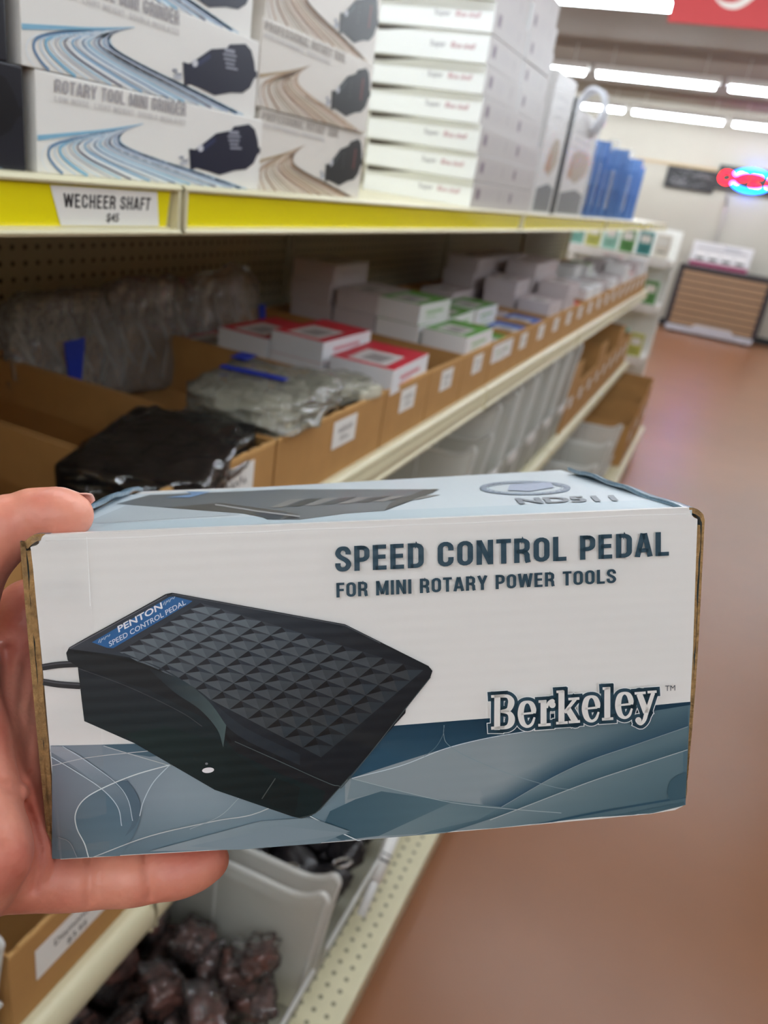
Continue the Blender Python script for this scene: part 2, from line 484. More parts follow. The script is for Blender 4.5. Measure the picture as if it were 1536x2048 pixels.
g = thing('shelving_back', 'long perforated beige back panel with uprights behind the shelves', 'shelving', (XB, 0, 0))
for y0, y1 in zip(YS, YS[1:]):
    p = MB(); p.box((-.008, y0 + .02, .17), (0, y1 - .02, 1.98)); p.build('pegboard_panel', peg_m, g)
for y in YS:
    u = MB(); u.box((-.03, y - .018, 0), (.012, y + .018, 2.0), bev=.003)
    for q in range(70):
        u.box((.0115, y - .006, .2 + q * .0254), (.0125, y - .002, .214 + q * .0254))
    u.build('upright', mat('upright_enamel', (168, 160, 134), 0.45), g)
for i, (y0, y1) in enumerate(zip(YS, YS[1:])):
    t = thing('bottom_deck', f'beige perforated bottom deck above the floor, {SECT[i]} section', 'shelf', (XB + .013, 0, 0), group='bottom decks of the beige shelving')
    k = MB(); k.box((.02, y0 + .002, 0), (XBASE - XB - .033, y1 - .002, .135)); k.build('kick_plate', beige_m, t)
    d = MB(); d.box((0, y0 + .002, .1352), (XBASE - XB - .013, y1 - .002, .17), bev=.006); d.build('deck_board', deck_m, t)
# unseen shelving added across the aisle to shade the floor and lower shelves
t = thing('added_shelving', 'unseen tall shelving added across the aisle for shade, beyond the right picture edge', 'shelving', (1.15, 0, 0))
m_ = MB(); m_.box((.45, -2.5, 0), (.48, 5.5, 1.95)); m_.build('back_panel', mat('dim_panel', (120, 104, 84), .6), t)
for z in (.15, .6, 1.05, 1.5):
    m_ = MB(); m_.box((0, -2.5, z - .03), (.45, 5.5, z), bev=.003); m_.build('shelf_board', beige_m, t)
    m_ = MB(); m_.box((.05, -2.45, z + .001), (.40, 5.45, z + .30), bev=.01); m_.build('carton_row', mat('dim_cartons', (112, 84, 58), .7, var=.3, vscale=5), t)

def shelf(level, y0, y1, z):
    """one metal shelf with a price channel along its front"""
    t = thing('metal_shelf', '', 'shelf', (XF, (y0 + y1) / 2, z))
    a, c = y0 - (y0 + y1) / 2 + .003, y1 - (y0 + y1) / 2 - .003
    brd = MB(); brd.box((XB - XF + .014, a, -.022), (-.002, c, 0), bev=.003)
    brd.build('shelf_board', beige_m, t)
    lip = MB()
    if level == 'top':
        prof = [(-.004, 0), (.012, 0), (.0155, -.003), (.0150, -.0045), (.012, -.0055), (.008, -.006), (.004, -.0345), (.0085, -.0362), (.0145, -.0368), (.0160, -.0390), (.0145, -.0415), (.006, -.042), (-.004, -.042)]
    else:
        h = .056 if level == 'middle' else .058
        prof = [(-.004, .002)] + [(-.002 + .019 * math.cos(q) ** .8, -.028 + .030 * math.sin(q)) for q in np.linspace(1.45, -1.45, 13)] + [(-.004, -h)] if level == 'lower' else [(-.004, .002), (.006, .002), (.011, -.002), (.0125, -.008), (.010, -.012), (.0105, -.018), (.0125, -h * .5), (.0105, -h + .014), (.0105, -h + .012), (.0135, -h + .008), (.012, -h + .002), (.006, -h), (-.004, -h)]
    lip.prism(prof, a, c, lambda u, v, w: (u, w, v))
    # rounded end stops of the channel
    for e, s_ in ((a, 1), (c, -1)):
        lip.box((.004, min(e, e + s_ * .004), prof[-1][1] + .001), (.0145, max(e, e + s_ * .004), -.001), bev=.002)
    lip.build('price_channel', beige_m, t)
    if level == 'top':
        st = MB(); st.box((.0062, a + .012, -.0338), (.0085, c - .012, -.0075))
        st2 = [(.0085, -.0058), (.0104, -.0063), (.0066, -.0355), (.0042, -.0348)]
        st = MB(); st.prism(st2, a + .010, c - .010, lambda u, v, w: (u, w, v))
        st.build('price_strip', yellow_m, t)
    return t
for lv, z in (('top', Z_TOP), ('middle', Z_MID), ('lower', Z_LOW)):
    for i, (y0, y1) in enumerate(zip(YS, YS[1:])):
        if i == 0: continue
        t = shelf(lv, y0, y1, z)
        t['label'] = f"beige metal shelf with {'yellow price strip' if lv == 'top' else 'plain front channel'}, {lv} level, {SECT[i]} section"
        t['group'] = f'{lv} level shelves of the beige shelving'

# ------------------------------------------------------------------ printed cartons on the top shelf
print_m = print_mat('print', 0.42)
satin_m = print_mat('satin_print', 0.32)
board_m = mat('brown_cardboard', (178, 132, 76), 0.75, var=0.05, vscale=30, bump=0.05, bscale=200)
paper_m = print_mat('paper_label', 0.6)

def tool_carton(kind, L, h, depth=.17):
    """long carton with a power tool and sweeping stripes printed on its front; origin at the front bottom edge, near end"""
    wht = {'blue': (236, 233, 227), 'brown': (226, 220, 211), 'dark': (30, 31, 40)}[kind]
    t = thing('tool_carton', '', 'box')
    body = MB(); body.box((-depth, 0, 0), (0, L, h), col=wht, bev=.0012)
    def uv(p):
        u = (p[0] - 130) / 1368.0; top = 400 + 290 * u; bot = 1010 + 105 * u
        return (u * L, (bot - p[1]) / (bot - top) * h)
    a = Art(lambda u, v, z: (.0002 + z, u, v), 4e-5); a.mb = body
    if kind == 'blue':
        cols = [(134, 184, 210), (206, 220, 230), (104, 138, 172), (226, 232, 236), (176, 186, 204), (126, 174, 206), (230, 233, 236), (112, 116, 136), (190, 214, 228), (178, 184, 196), (222, 230, 235)]
        motor, mo2 = (24, 28, 50), (44, 52, 84)
    elif kind == 'dark':
        cols = [(96, 118, 132), (130, 140, 142), (70, 88, 104), (150, 156, 154), (110, 120, 128), (160, 166, 164)]
        motor, mo2 = (14, 15, 22), (24, 26, 36)
    else:
        cols = [(178, 156, 124), (214, 198, 178), (164, 134, 106), (222, 212, 198), (190, 160, 132), (150, 118, 92), (208, 184, 168), (220, 210, 194), (172, 140, 112), (198, 186, 166)]
        motor, mo2 = (34, 36, 38), (66, 72, 76)
    inner = [(655, 693), (560, 735), (528, 785), (570, 840), (760, 915), (1100, 1018), (1400, 1104)]
    outer = [(655, 693), (470, 738), (290, 790), (180, 842), (148, 900), (155, 960), (180, 1010)]
    for i in range(26):
        q = i / 25; q2 = q ** 1.25
        pts = [(a_[0] + (b_[0] - a_[0]) * q2, a_[1] + (b_[1] - a_[1]) * q2) for a_, b_ in zip(inner, outer)]
        pts = [uv(p) for p in smooth(pts, 5)]
        pts = [(p[0], max(.0006, p[1])) for p in pts]
        n = len(pts); w0 = (.0008 + .0016 * ((i * 7) % 5) / 4)
        a.stroke([(p[0], p[1], w0 * min(1, .15 + k / n * 3)) for k, p in enumerate(pts)], w0, cols[i % len(cols)], same=(i % 4 != 0))
    a.stroke([uv(p) + (w,) for p, w in zip(smooth([(655, 693), (450, 738), (290, 768), (133, 800)], 4), np.linspace(.0004, .0034, 13))], .003, cols[0])
    hull = [(945, 845), (985, 850), (1060, 800), (1130, 752), (1240, 738), (1260, 715), (1380, 705), (1430, 738), (1460, 800), (1474, 850), (1490, 852), (1490, 884), (1470, 890), (1440, 945), (1380, 980), (1290, 985), (1170, 1012), (1080, 985), (1000, 965), (960, 980)]
    a.poly([uv(p) for p in hull], motor)
    a.stroke([uv(p) for p in [(880, 900), (905, 898), (905, 925), (940, 915)]], .0022, (150, 152, 160))
    a.stroke([uv(p) for p in [(888, 940), (940, 935)]], .003, (190, 192, 198))
    a.poly([uv(p) for p in [(1000, 855), (1070, 810), (1120, 775), (1130, 800), (1060, 850), (1010, 875)]], mo2)
    a.poly([uv((1022 + 20 * math.cos(q), 842 + 22 * math.sin(q))) for q in np.linspace(0, 6.28, 13)[:-1]], (205, 205, 210))
    if kind != 'brown':
        for k, (x0, x1) in enumerate([(1225, 1300), (1215, 1315), (1222, 1310), (1235, 1305), (1240, 1330)]):
            a.stroke([uv((x0, 748 + 24 * k)), uv((x1, 754 + 24 * k))], .0016 if k else .0028, (150, 152, 165), same=(k > 0))
        ttl = 'ROTARY TOOL MINI GRINDER'; tc_ = (172, 168, 170); tq = [(212, 448), (912, 566), (912, 645), (210, 524)]
        sub = 'LOW NOISE  LIGHT WEIGHT  DOUBLE INSULATED'
    else:
        a.stroke([uv((1352, 770)), uv((1352, 905))], .0045, (120, 66, 66))
        for k in range(4): a.stroke([uv((1180, 790 + 30 * k)), uv((1192, 792 + 30 * k))], .002, (96, 98, 102), same=(k > 0))
        ttl = 'PROFESSIONAL ROTARY TOOL'; tc_ = (176, 168, 160); tq = [(150, 425), (1080, 610), (1080, 672), (150, 484)]
        sub = 'HIGH PERFORMANCE  PROFESSIONAL'
    cond_text(a, ttl, [uv(p) for p in tq], tc_, stem=.15)
    s0 = [uv(p) for p in ([(208, 545), (912, 668), (912, 702), (208, 580)] if kind != 'brown' else [(150, 505), (900, 655), (900, 688), (150, 537)])]
    sl = {c: v for c, v in GLYPHS.items()}
    cond_text(a, sub, s0, (204, 200, 198), stem=.13)
    body.build('carton', satin_m, t)
    return t
blue0 = tool_carton('blue', .285, .0655)
brown0 = tool_carton('brown', .250, .0765)
spots = [(.4515, Z_TOP, 'resting on the shelf above the price tag'), (.441, Z_TOP + .0660, 'second in its stack'), (.430, Z_TOP + .1320, 'topmost, cut by the picture edge')]
for i, (y, z, w) in enumerate(spots):
    o = blue0 if i == 0 else copy_tree(blue0)
    o.location = (-.4705, y, z); o.rotation_euler = (0, 0, .012 * (i - 1))
    tag(o, f'white carton with blue stripes and navy tool, {w}', group='white cartons with blue stripes on the top shelf')
dark0 = tool_carton('dark', .285, .0655)
for i in range(3):
    o = dark0 if i == 0 else copy_tree(dark0); o.location = (-.4725, .158 - .012 * i, Z_TOP + .066 * i)
    tag(o, f'dark carton cut by the left picture edge, {["bottom", "middle", "top"][i]} of its stack', group='dark cartons at the left picture edge')
for i in range(4):
    o = brown0 if i == 0 else copy_tree(brown0)
    o.location = (-.4725 + .002 * (i % 2), .7385 - [0, .010, .004, 0][i], Z_TOP + .077 * i)
    o.rotation_euler = (0, 0, -.008 * (i % 2))
    tag(o, f'beige carton with brown stripes and black tool, {["bottom one", "second up", "third, cut by the picture edge", "topmost, above the picture"][i]}', group='beige cartons with brown stripes on the top shelf')

def flat_carton():
    """shallow white carton: script logo on the end, small icons on the side; origin front bottom near corner"""
    t = thing('flat_carton', '', 'box')
    w, l, h = .225, .226, .0452
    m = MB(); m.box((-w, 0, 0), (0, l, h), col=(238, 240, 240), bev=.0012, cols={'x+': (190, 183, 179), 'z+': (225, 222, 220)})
    a = Art(lambda u, v, z: (u, -.0002 - z, v), 4e-5); a.mb = m                    # the end that faces the camera
    a.poly([(-w + .004, h - .001)] + smooth([(-.125, h - .001), (-.16, h - .0042), (-.195, h - .0085), (-w + .004, h - .0095)], 4), (84, 76, 74))  # dark sliver drawn for the shaded gap under the lid
    a.text('Super', lambda x, y: (-.108 + x * .0125, .0195 + y * .0125), (122, 118, 128))
    a.text('Blue shelf', lambda x, y: (-.070 + x * .0115 + y * .002, .0198 + y * .0125), (186, 130, 142), bold=.008)
    s2 = Art(lambda u, v, z: (.0002 + z, u, v), 4e-5); s2.mb = m                     # the side that faces the aisle
    s2.poly([(.022, .014), (.045, .014), (.045, .034), (.022, .034)], (150, 132, 140))
    s2.poly([(.027, .018), (.040, .018), (.040, .030), (.027, .030)], (110, 92, 104))
    for k in range(3): s2.stroke([(.07, .032 - k * .007), (.135 - .01 * k, .032 - k * .007)], .0022, (186, 178, 178), same=k > 0)
    s2.stroke([(.165, .014), (.165, .034)], .004, (160, 148, 152))
    m.build('carton', print_m, t)
    return t
f0 = None
for col_ in range(2):
    for k in range(9):
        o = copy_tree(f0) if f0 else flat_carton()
        if f0 is None: f0 = o
        jx, jy = random.uniform(-.003, .003), random.uniform(-.002, .002)
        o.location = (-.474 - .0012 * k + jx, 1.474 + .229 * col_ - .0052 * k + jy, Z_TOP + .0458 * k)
        o.rotation_euler = (0, 0, math.radians(-1.5 + .3 * k) if col_ == 0 else .01)
        tag(o, f'flat white carton, {ORD[k].replace("nearest", "lowest")} up in the {"near stack showing script logos" if col_ == 0 else "rear stack behind the logos"}', group='flat white cartons in two stacks on the top shelf')

# tall display cartons, a black slim box, a coil and hanging cards farther along the top shelf
def display_carton(y0, y1, h, label):
    t = thing('display_carton', label, 'box', (-.482, y0, Z_TOP), group='tall pale display cartons on the top shelf')
    L = y1 - y0
    m = MB(); m.box((-.20, 0, 0), (0, L, h), col=(214, 210, 206), bev=.002)
    a = Art(lambda u, v, z: (.0002 + z, u, v), 5e-5); a.mb = m
    a.poly([(.02, .004), (L - .02, .004), (L - .02, .06), (L * .6, .07), (.02, .055)], (92, 92, 94))
    a.poly(smooth([(.05, .10), (.09, .16), (L - .06, .17), (L - .04, .12), (L * .5, .085)], 4), (170, 150, 122))
    a.poly([(.07, .09), (.11, .10), (.10, .14), (.07, .13)], (176, 120, 62))
    for k in range(3): a.stroke([(.05, h - .05 - .02 * k), (L - .05 - .02 * k, h - .05 - .02 * k)], .006, (188, 184, 184), same=k > 0)
    a2 = Art(lambda u, v, z: (u, -.0002 - z, v), 5e-5); a2.mb = m
    a2.poly([(-.19, .01), (-.01, .01), (-.01, .07), (-.19, .06)], (120, 118, 118))
    m.build('carton', print_m, t)
    fl = MB(); fl.box((-.2015, -.0015, -.0002), (.0015, L + .0015, h + .0015))
    fl.build('plastic_wrap', clear_mat('shrink_wrap', (235, 235, 240), .12, .06, bump=.5, bscale=30), t)
display_carton(1.965, 2.18, .305, 'tall plastic-wrapped pale carton beside the white carton stacks')
display_carton(2.236, 2.60, .262, 'tall pale carton behind the slim black box')
m = MB(); m.box((-.18, 0, 0), (0, .03, .278), bev=.003)
t = m.build('slim_box', mat('black_card', (22, 22, 24), 0.35), loc=(-.478, 2.196, Z_TOP)); tag(t, 'slim black upright box between two pale display cartons', 'box')

coil_m = clear_mat('clear_tubing', (238, 240, 246), .75, .05)
m = MB()
for q in range(4):
    m.tube([(.004 * math.sin(3 * th + q) + .007 * q - .01, .052 * math.cos(th), .062 * math.sin(th)) for th in np.linspace(0, 2 * math.pi, 29)[:-1]], .006, 6, closed=True)
t = m.build('tubing_coil', coil_m, loc=(-.50, 2.50, Z_TOP + .275)); t.rotation_euler = (0, .1, math.radians(60))
tag(t, 'shiny clear coiled tubing hanging above the blue cards', 'tubing')
m = MB(); m.box((-.09, -.06, 0), (.02, .06, .215), bev=.004)
t = m.build('clear_box', clear_mat('clear_pack', (225, 225, 228), .35, .08, bump=.4, bscale=30), loc=(-.52, 2.68, Z_TOP))
tag(t, 'clear plastic upright box under the coiled tubing', 'box')

blue_m = print_mat('blue_card', 0.25, coat=.5)
def blister(h=.23):
    t = thing('blister_pack', '', 'packaged tool')
    m = MB(); m.box((-.135, 0, 0), (0, .006, h), col=(92, 128, 190), bev=.001)
    a = Art(lambda u, v, z: (u, -.0002 - z, v), 5e-5); a.mb = m
    a.poly([(-.13, h - .045), (-.005, h - .045), (-.005, h - .004), (-.13, h - .004)], (110, 146, 206))
    for k in range(5):
        a.poly([(-.125 + .025 * k, .008), (-.110 + .025 * k, .008), (-.110 + .025 * k, .10), (-.125 + .025 * k, .10)], (58, 92, 150), same=k > 0)
    m.build('card', blue_m, t)
    bl = MB(); bl.box((-.12, -.028, .03), (-.015, -.001, h - .06), bev=.012)
    bl.build('blister', clear_mat('blister_plastic', (236, 238, 242), .22, .05), t)
    hd = MB(); hd.tube([(-.07, -.014, .04), (-.068, -.015, .07), (-.066, -.015, .10)], [.013, .016, .010], 8, col=(214, 92, 52))
    hd.tube([(-.066, -.015, .10), (-.066, -.015, .16)], .003, 6, col=(170, 170, 172))
    hd.build('tool', print_m, t)
    tb = MB(); tb.box((-.09, .001, h), (-.045, .004, h + .03), bev=.001)
    tb.build('hang_tab', clear_mat('blister_plastic', (0, 0, 0)), t)
    return t
b0 = None
for k in range(9):
    o = copy_tree(b0) if b0 else blister()
    if b0 is None: b0 = o
    o.location = (-.488 - .004 * (k % 3), 2.80 + .155 * k, Z_TOP); o.scale = (1, 1, 1 + .05 * math.sin(k * 2.1) + .05 * (k > 3))
    o.rotation_euler = (math.radians(3), 0, .1 * math.sin(k))
    tag(o, f'blue card with clear blister and orange-handled tool, {ORD[k].replace("nearest", "first")} after the pale cartons', group='blue blister packs in a row on the top shelf')

# ------------------------------------------------------------------ shelf tags
def squiggle(a, x0, x1, v, hgt, col, seed):
    """a line of small print too soft to read"""
    rnd = random.Random(seed); x = x0
    while x < x1:
        w = rnd.uniform(.5, .9) * hgt
        a.stroke([(x, v), (x + w * .35, v + hgt * rnd.uniform(.4, 1)), (x + w * .7, v + hgt * rnd.uniform(0, .5))], hgt * .22, col, same=True); x += w
t = thing('price_tag', 'white price tag reading WECHEER SHAFT in the yellow shelf strip', 'price tag', (XF, 0, Z_TOP))
m = MB()
q = lambda y, v: (.0073 + (.0036 * v), y, -.0350 + .0282 * v)                 # the strip leans like the channel face
for k in range(8):
    v0, v1 = k / 8, (k + 1) / 8
    ly = lambda v: .4515 + .013 * (1 - v); ry = lambda v: .5685 + .008 * (1 - v)
    m.face([q(ly(v0), v0), q(ry(v0), v0), q(ry(v1), v1), q(ly(v1), v1)], (240, 238, 232))
a = Art(lambda u, v, z: (q(u, v)[0] + .00015 + z, u, q(u, v)[2]), 4e-5); a.mb = m
cond_text(a, 'WECHEER SHAFT', [(.4645, .82), (.5615, .82), (.5615, .46), (.466, .46)], (52, 50, 52), stem=.15)
a.text('$45', lambda x, y: (.511 + x * .0095, .12 + y * .32), (60, 58, 60), bold=.02)
m.build('tag_card', paper_m, t)

# ------------------------------------------------------------------ cardboard bins
def card_bin(y0, y1, z, h, xf, depth=.50, lab=None, writing=None, seed=0):
    t = thing('cardboard_bin', '', 'box', (xf, y0, z))
    L = y1 - y0; th = .0035; m = MB()
    m.box((-depth, 0, 0), (0, L, th))
    m.box((-th, 0, th), (0, L, h)); m.box((-depth, 0, th), (-depth + th, L, h))
    m.box((-depth + th, 0, th), (-th, th, h)); m.box((-depth + th, L - th, th), (-th, L, h))
    m.build('bin_body', board_m, t)
    rim = MB(); n = 30                                                           # torn, wavy front rim
    for k in range(n):
        hh = h + .0008 * math.sin(k * 1.7 + seed) + .0006
        rim.box((-th - .0003, L * k / n, h - .004), (.0004, L * (k + 1) / n, hh))
    rim.build('front_rim', mat('cut_cardboard', (206, 160, 100), 0.8), t)
    if lab:
        ly0, ly1, lz0, lz1 = lab
        lm = MB(); lm.box((.0003, ly0, lz0), (.0008, ly1, lz1), col=(232, 230, 224))
        a = Art(lambda u, v, z_: (.0009 + z_, u, v), 4e-5); a.mb = lm
        if writing:
            hgt = lz1 - lz0
            for i_, (s_, x0, frac, v0) in enumerate(writing):
                a.text(s_, lambda x, y: (ly0 + x0 + x * hgt * frac, lz0 + hgt * v0 + y * hgt * frac), (70, 66, 64), bold=.015)
        else:
            w = ly1 - ly0; hgt = lz1 - lz0; a.up()
            squiggle(a, ly0 + w * .22, ly1 - w * .2, lz0 + hgt * .52, hgt * .22, (110, 106, 104), seed)
            squiggle(a, ly0 + w * .32, ly1 - w * .3, lz0 + hgt * .2, hgt * .2, (120, 116, 114), seed + 50)
        lm.build('paper_label', paper_m, t)
    return t
MX = -.4745
mid = [(.215, .425), (.430, .637), (.642, .837), (.842, 1.196)] + [(1.201 + .2165 * k, 1.201 + .2165 * k + .2125) for k in range(19)]
for i, (a_, b_) in enumerate(mid):
    L = b_ - a_
    lab = (L * .5 - .036, L * .5 + .036, .050, .093)
    if i == 2: lab = (.045, .145, .038, .094)
    if i == 3: lab = (.165, .245, .048, .092)
    o = card_bin(a_, b_, Z_MID + .001, .106, MX, .52, lab, seed=i)
    tag(o, f'open brown cardboard bin with white label, {ORD[i]} along the middle shelf', group='cardboard bins along the middle shelf')

white_box_m = print_mat('white_board', 0.5)
BOX_PROTO = {}
def small_box(sx, sy, sz, top, side, name='small_box'):
    key = (sx, sy, sz, top, side)
    if key in BOX_PROTO: return copy_tree(BOX_PROTO[key])
    t = thing(name, '', 'box'); m = MB()
    m.box((-sx / 2, -sy / 2, 0), (sx / 2, sy / 2, sz), col=side, bev=.0015, cols={'z+': top})
    a = Art(lambda u, v, z: (u, v, sz + .0002 + z), 5e-5); a.mb = m
    a.poly([(-sx * .30, -sy * .42), (sx * .32, -sy * .42), (sx * .32, sy * .10), (-sx * .30, sy * .10)], (206, 200, 196))
    a.poly([(-sx * .16, -sy * .32), (sx * .18, -sy * .34), (sx * .22, -sy * .02), (-sx * .12, -sy * .04)], (146, 138, 136))
    s2 = Art(lambda u, v, z: (sx / 2 + .0002 + z, u, v), 5e-5); s2.mb = m
    s2.stroke([(-sy * .3, sz * .55), (sy * .25, sz * .55)], sz * .16, tuple(int(.5 * c + .5 * d) for c, d in zip(top, side)))
    s2.stroke([(-sy * .3, sz * .3), (sy * .05, sz * .3)], sz * .08, tuple(int(.4 * c + .6 * d) for c, d in zip(top, side)), same=True)
    m.build('carton', white_box_m, t)
    BOX_PROTO[key] = t
    return t
RED, WHT = (196, 36, 54), (228, 228, 230)
GRN, BLU, WHT_SHADED = (92, 150, 60), (40, 96, 176), (176, 160, 160)  # the last is white board with its shade mixed into the colour
zb = Z_MID + .0048
def place(x, y, z, sx, sy, sz, top, side, label, group, rz=0.0):
    o = small_box(sx, sy, sz, top, side); o.location = (x, y, z); o.rotation_euler = (0, 0, rz)
    return tag(o, label, group=group)
# red topped boxes in the fifth bin
G = 'white boxes with red lids in a cardboard bin'
for cx_, n, sz, sx in ((-.537, 3, .0452, .12), (-.662, 4, .0385, .108), (-.775, 3, .0452, .108), (-.888, 2, .0452, .108)):
    col_ = {-.537: 'front', -.662: 'second', -.775: 'third', -.888: 'rear'}[cx_]
    for k in range(n):
        top_ = (k == n - 1)
        place(cx_, 1.3075 + (.006 if col_ == 'front' and k == 1 else 0), zb + (sz + .0003) * k, sx, .194, sz, RED, WHT, f'white box with red lid, {ORD[k].replace("nearest", "lowest")} in the {col_} stack of red boxes', G,
              rz=(.05 if col_ == 'front' and top_ else .012 * ((k * 3) % 3 - 1)))
# white and coloured boxes in the next bins
plan = {5: [], 6: [(-.535, 3, GRN), (-.648, 4, GRN), (-.761, 4, WHT_SHADED), (-.874, 5, WHT_SHADED)], 7: [(-.53, 2, GRN), (-.645, 3, GRN), (-.76, 3, WHT_SHADED)],
        8: [(-.53, 2, BLU), (-.645, 3, GRN), (-.76, 2, WHT_SHADED)], 9: [(-.54, 2, BLU), (-.66, 2, WHT_SHADED), (-.79, 3, WHT_SHADED)],
        10: [(-.54, 3, WHT_SHADED), (-.66, 4, WHT_SHADED), (-.80, 5, WHT_SHADED)], 11: [(-.535, 4, WHT_SHADED), (-.66, 5, WHT_SHADED), (-.80, 5, WHT_SHADED)], 12: [(-.54, 2, RED), (-.67, 5, WHT_SHADED), (-.80, 5, WHT_SHADED)],
        13: [(-.54, 3, WHT), (-.68, 3, WHT_SHADED)], 14: [(-.54, 3, WHT), (-.67, 3, WHT)], 15: [(-.55, 3, WHT_SHADED), (-.68, 4, WHT)], 16: [(-.54, 3, WHT), (-.66, 4, GRN)],
        17: [(-.54, 3, WHT_SHADED), (-.67, 3, WHT)], 18: [(-.54, 4, WHT), (-.66, 4, WHT_SHADED)], 19: [(-.54, 3, RED), (-.67, 4, WHT)], 20: [(-.54, 4, WHT_SHADED)], 21: [(-.54, 3, WHT), (-.66, 4, RED)], 22: [(-.54, 4, WHT)]}
cname = {GRN: 'green', BLU: 'blue', WHT_SHADED: 'shade-tinted white', RED: 'red', WHT: 'white'}
for bi, cols in plan.items():
    yc = (mid[bi][0] + mid[bi][1]) / 2
    for ci, (x, n, c) in enumerate(cols):
        side = (226, 224, 222) if c != WHT_SHADED else (196, 186, 186)  # white sides greyed where the stack is coloured as shaded
        for k in range(n):
            place(x + random.uniform(-.004, .004), yc + random.uniform(-.003, .003), zb + .0465 * k, .106, .19, .046, c, side,
                  f'{cname[c]}-lidded box, {ORD[k].replace("nearest", "lowest")} of the {["front", "second", "third", "rear"][ci]} stack in the {ORD[bi]} middle-shelf bin',
                  f'small boxes with {cname[c]} lids in the cardboard bins', rz=random.uniform(-.03, .03))

# ------------------------------------------------------------------ bagged goods
def crumple(sx, sy, sz, seed, amp=.12, res=12, freq=3.0, sharp=True):
    """a wrinkled pillow: rounded block pushed in and out by folded noise"""
    rnd = np.random.RandomState(seed)
    bm = bmesh.new(); bmesh.ops.create_cube(bm, size=2.0)
    bmesh.ops.subdivide_edges(bm, edges=bm.edges[:], cuts=res, use_grid_fill=True)
    K = rnd.normal(size=(7, 3)) * freq; ph = rnd.uniform(0, 6.28, 7); wt = rnd.uniform(.4, 1, 7)
    vs = []
    for v in bm.verts:
        p = np.array(v.co); r = np.power(np.sum(np.abs(p) ** 5), .2); q = p / r
        n = 0
        for k in range(7):
            w = math.sin(float(K[k] @ q) + ph[k]); n += wt[k] * ((1 - 2 * abs(w)) if sharp else w)
        q = q * (1 + amp * n / 3.0)
        vs.append((q[0] * sx / 2, q[1] * sy / 2, q[2] * sz / 2))
    fs = [[v.index for v in f.verts] for f in bm.faces]; bm.free()
    m = MB(); m.mesh(vs, fs, None, True)
    return m
bag_m = film_mat('clear_bag', (222, 216, 208), .20, .30)
bagblack_m = mat('black_bagged', (14, 13, 14), .30, bump=.4, bscale=30)
tape_m = mat('blue_tape', (24, 52, 168), .4)
milky_m = film_mat('milky_bag', (222, 220, 200), .26, .40, .08, .9, 45)

for i, (x, y, z, rz, tilt) in enumerate([(-.545, .545, Z_MID + .045, .05, .0), (-.55, .715, Z_MID + .040, .1, .02), (-.555, .715, Z_MID + .094, .28, .05)]):
    t = thing('bagged_pack', ['black packed item in clear wrap in the bin beside the thumb', 'black bagged pack underneath the large black one', 'large shiny black flat pack, topmost in the bin behind the thumb'][i], 'bagged item',
              (x, y, z), rot=(tilt, -tilt * .6, rz), group='black packs in clear bags on the middle shelf')
    sx, sy, sz = [(.12, .16, .05), (.15, .17, .05), (.165, .215, .042)][i]
    b_ = MB(); b_.box((-sx / 2, -sy / 2, -sz / 2), (sx / 2, sy / 2, sz / 2), bev=.008)
    b_.build('black_item', bagblack_m, t)
    w = crumple(sx * 1.10, sy * 1.10, sz * 1.35, 40 + i, .10, 18, 5.0)
    w.build('clear_wrap', film_mat('bag_over_black', (230, 230, 232), .015, .55, .10, 1.0, 22), t)

for i, (x, y, z, sx, sy, sz, rz) in enumerate([(-.600, .985, Z_MID + .052, .19, .22, .08, .05), (-.560, .952, Z_MID + .128, .19, .235, .055, .16), (-.525, 1.115, Z_MID + .118, .09, .11, .04, -.15)]):
    t = thing('clear_pack', ['lower milky clear pack in the bin with blue taped bags', 'bulging milky clear pack with blue tape hanging over the bin front', 'small clear pack beside the bulging milky one'][i], 'bagged item', (x, y, z), rz, group='milky clear packs in the wide bin')
    crumple(sx, sy, sz, 70 + i, .10, 14, 3.2).build('clear_wrap', milky_m, t)
    inn = MB(); rnd = random.Random(i)
    for k in range(12):
        px_, py_ = rnd.uniform(-.36, .36) * sx, rnd.uniform(-.36, .36) * sy
        inn.box((px_ - .018, py_ - .02, -sz * .32), (px_ + .018, py_ + .02, sz * rnd.uniform(.05, .30)), bev=.006)
    inn.build('packed_pieces', mat('pale_pieces', (196, 192, 172), .5, var=.2), t)
    if i == 1:
        tp = MB(); tp.box((-.07, -.02, sz / 2 + .001), (.03, -.005, sz / 2 + .003)); tp.box((-.085, .05, sz / 2), (-.06, .09, sz / 2 + .002))
        tp.build('blue_tape', tape_m, t)
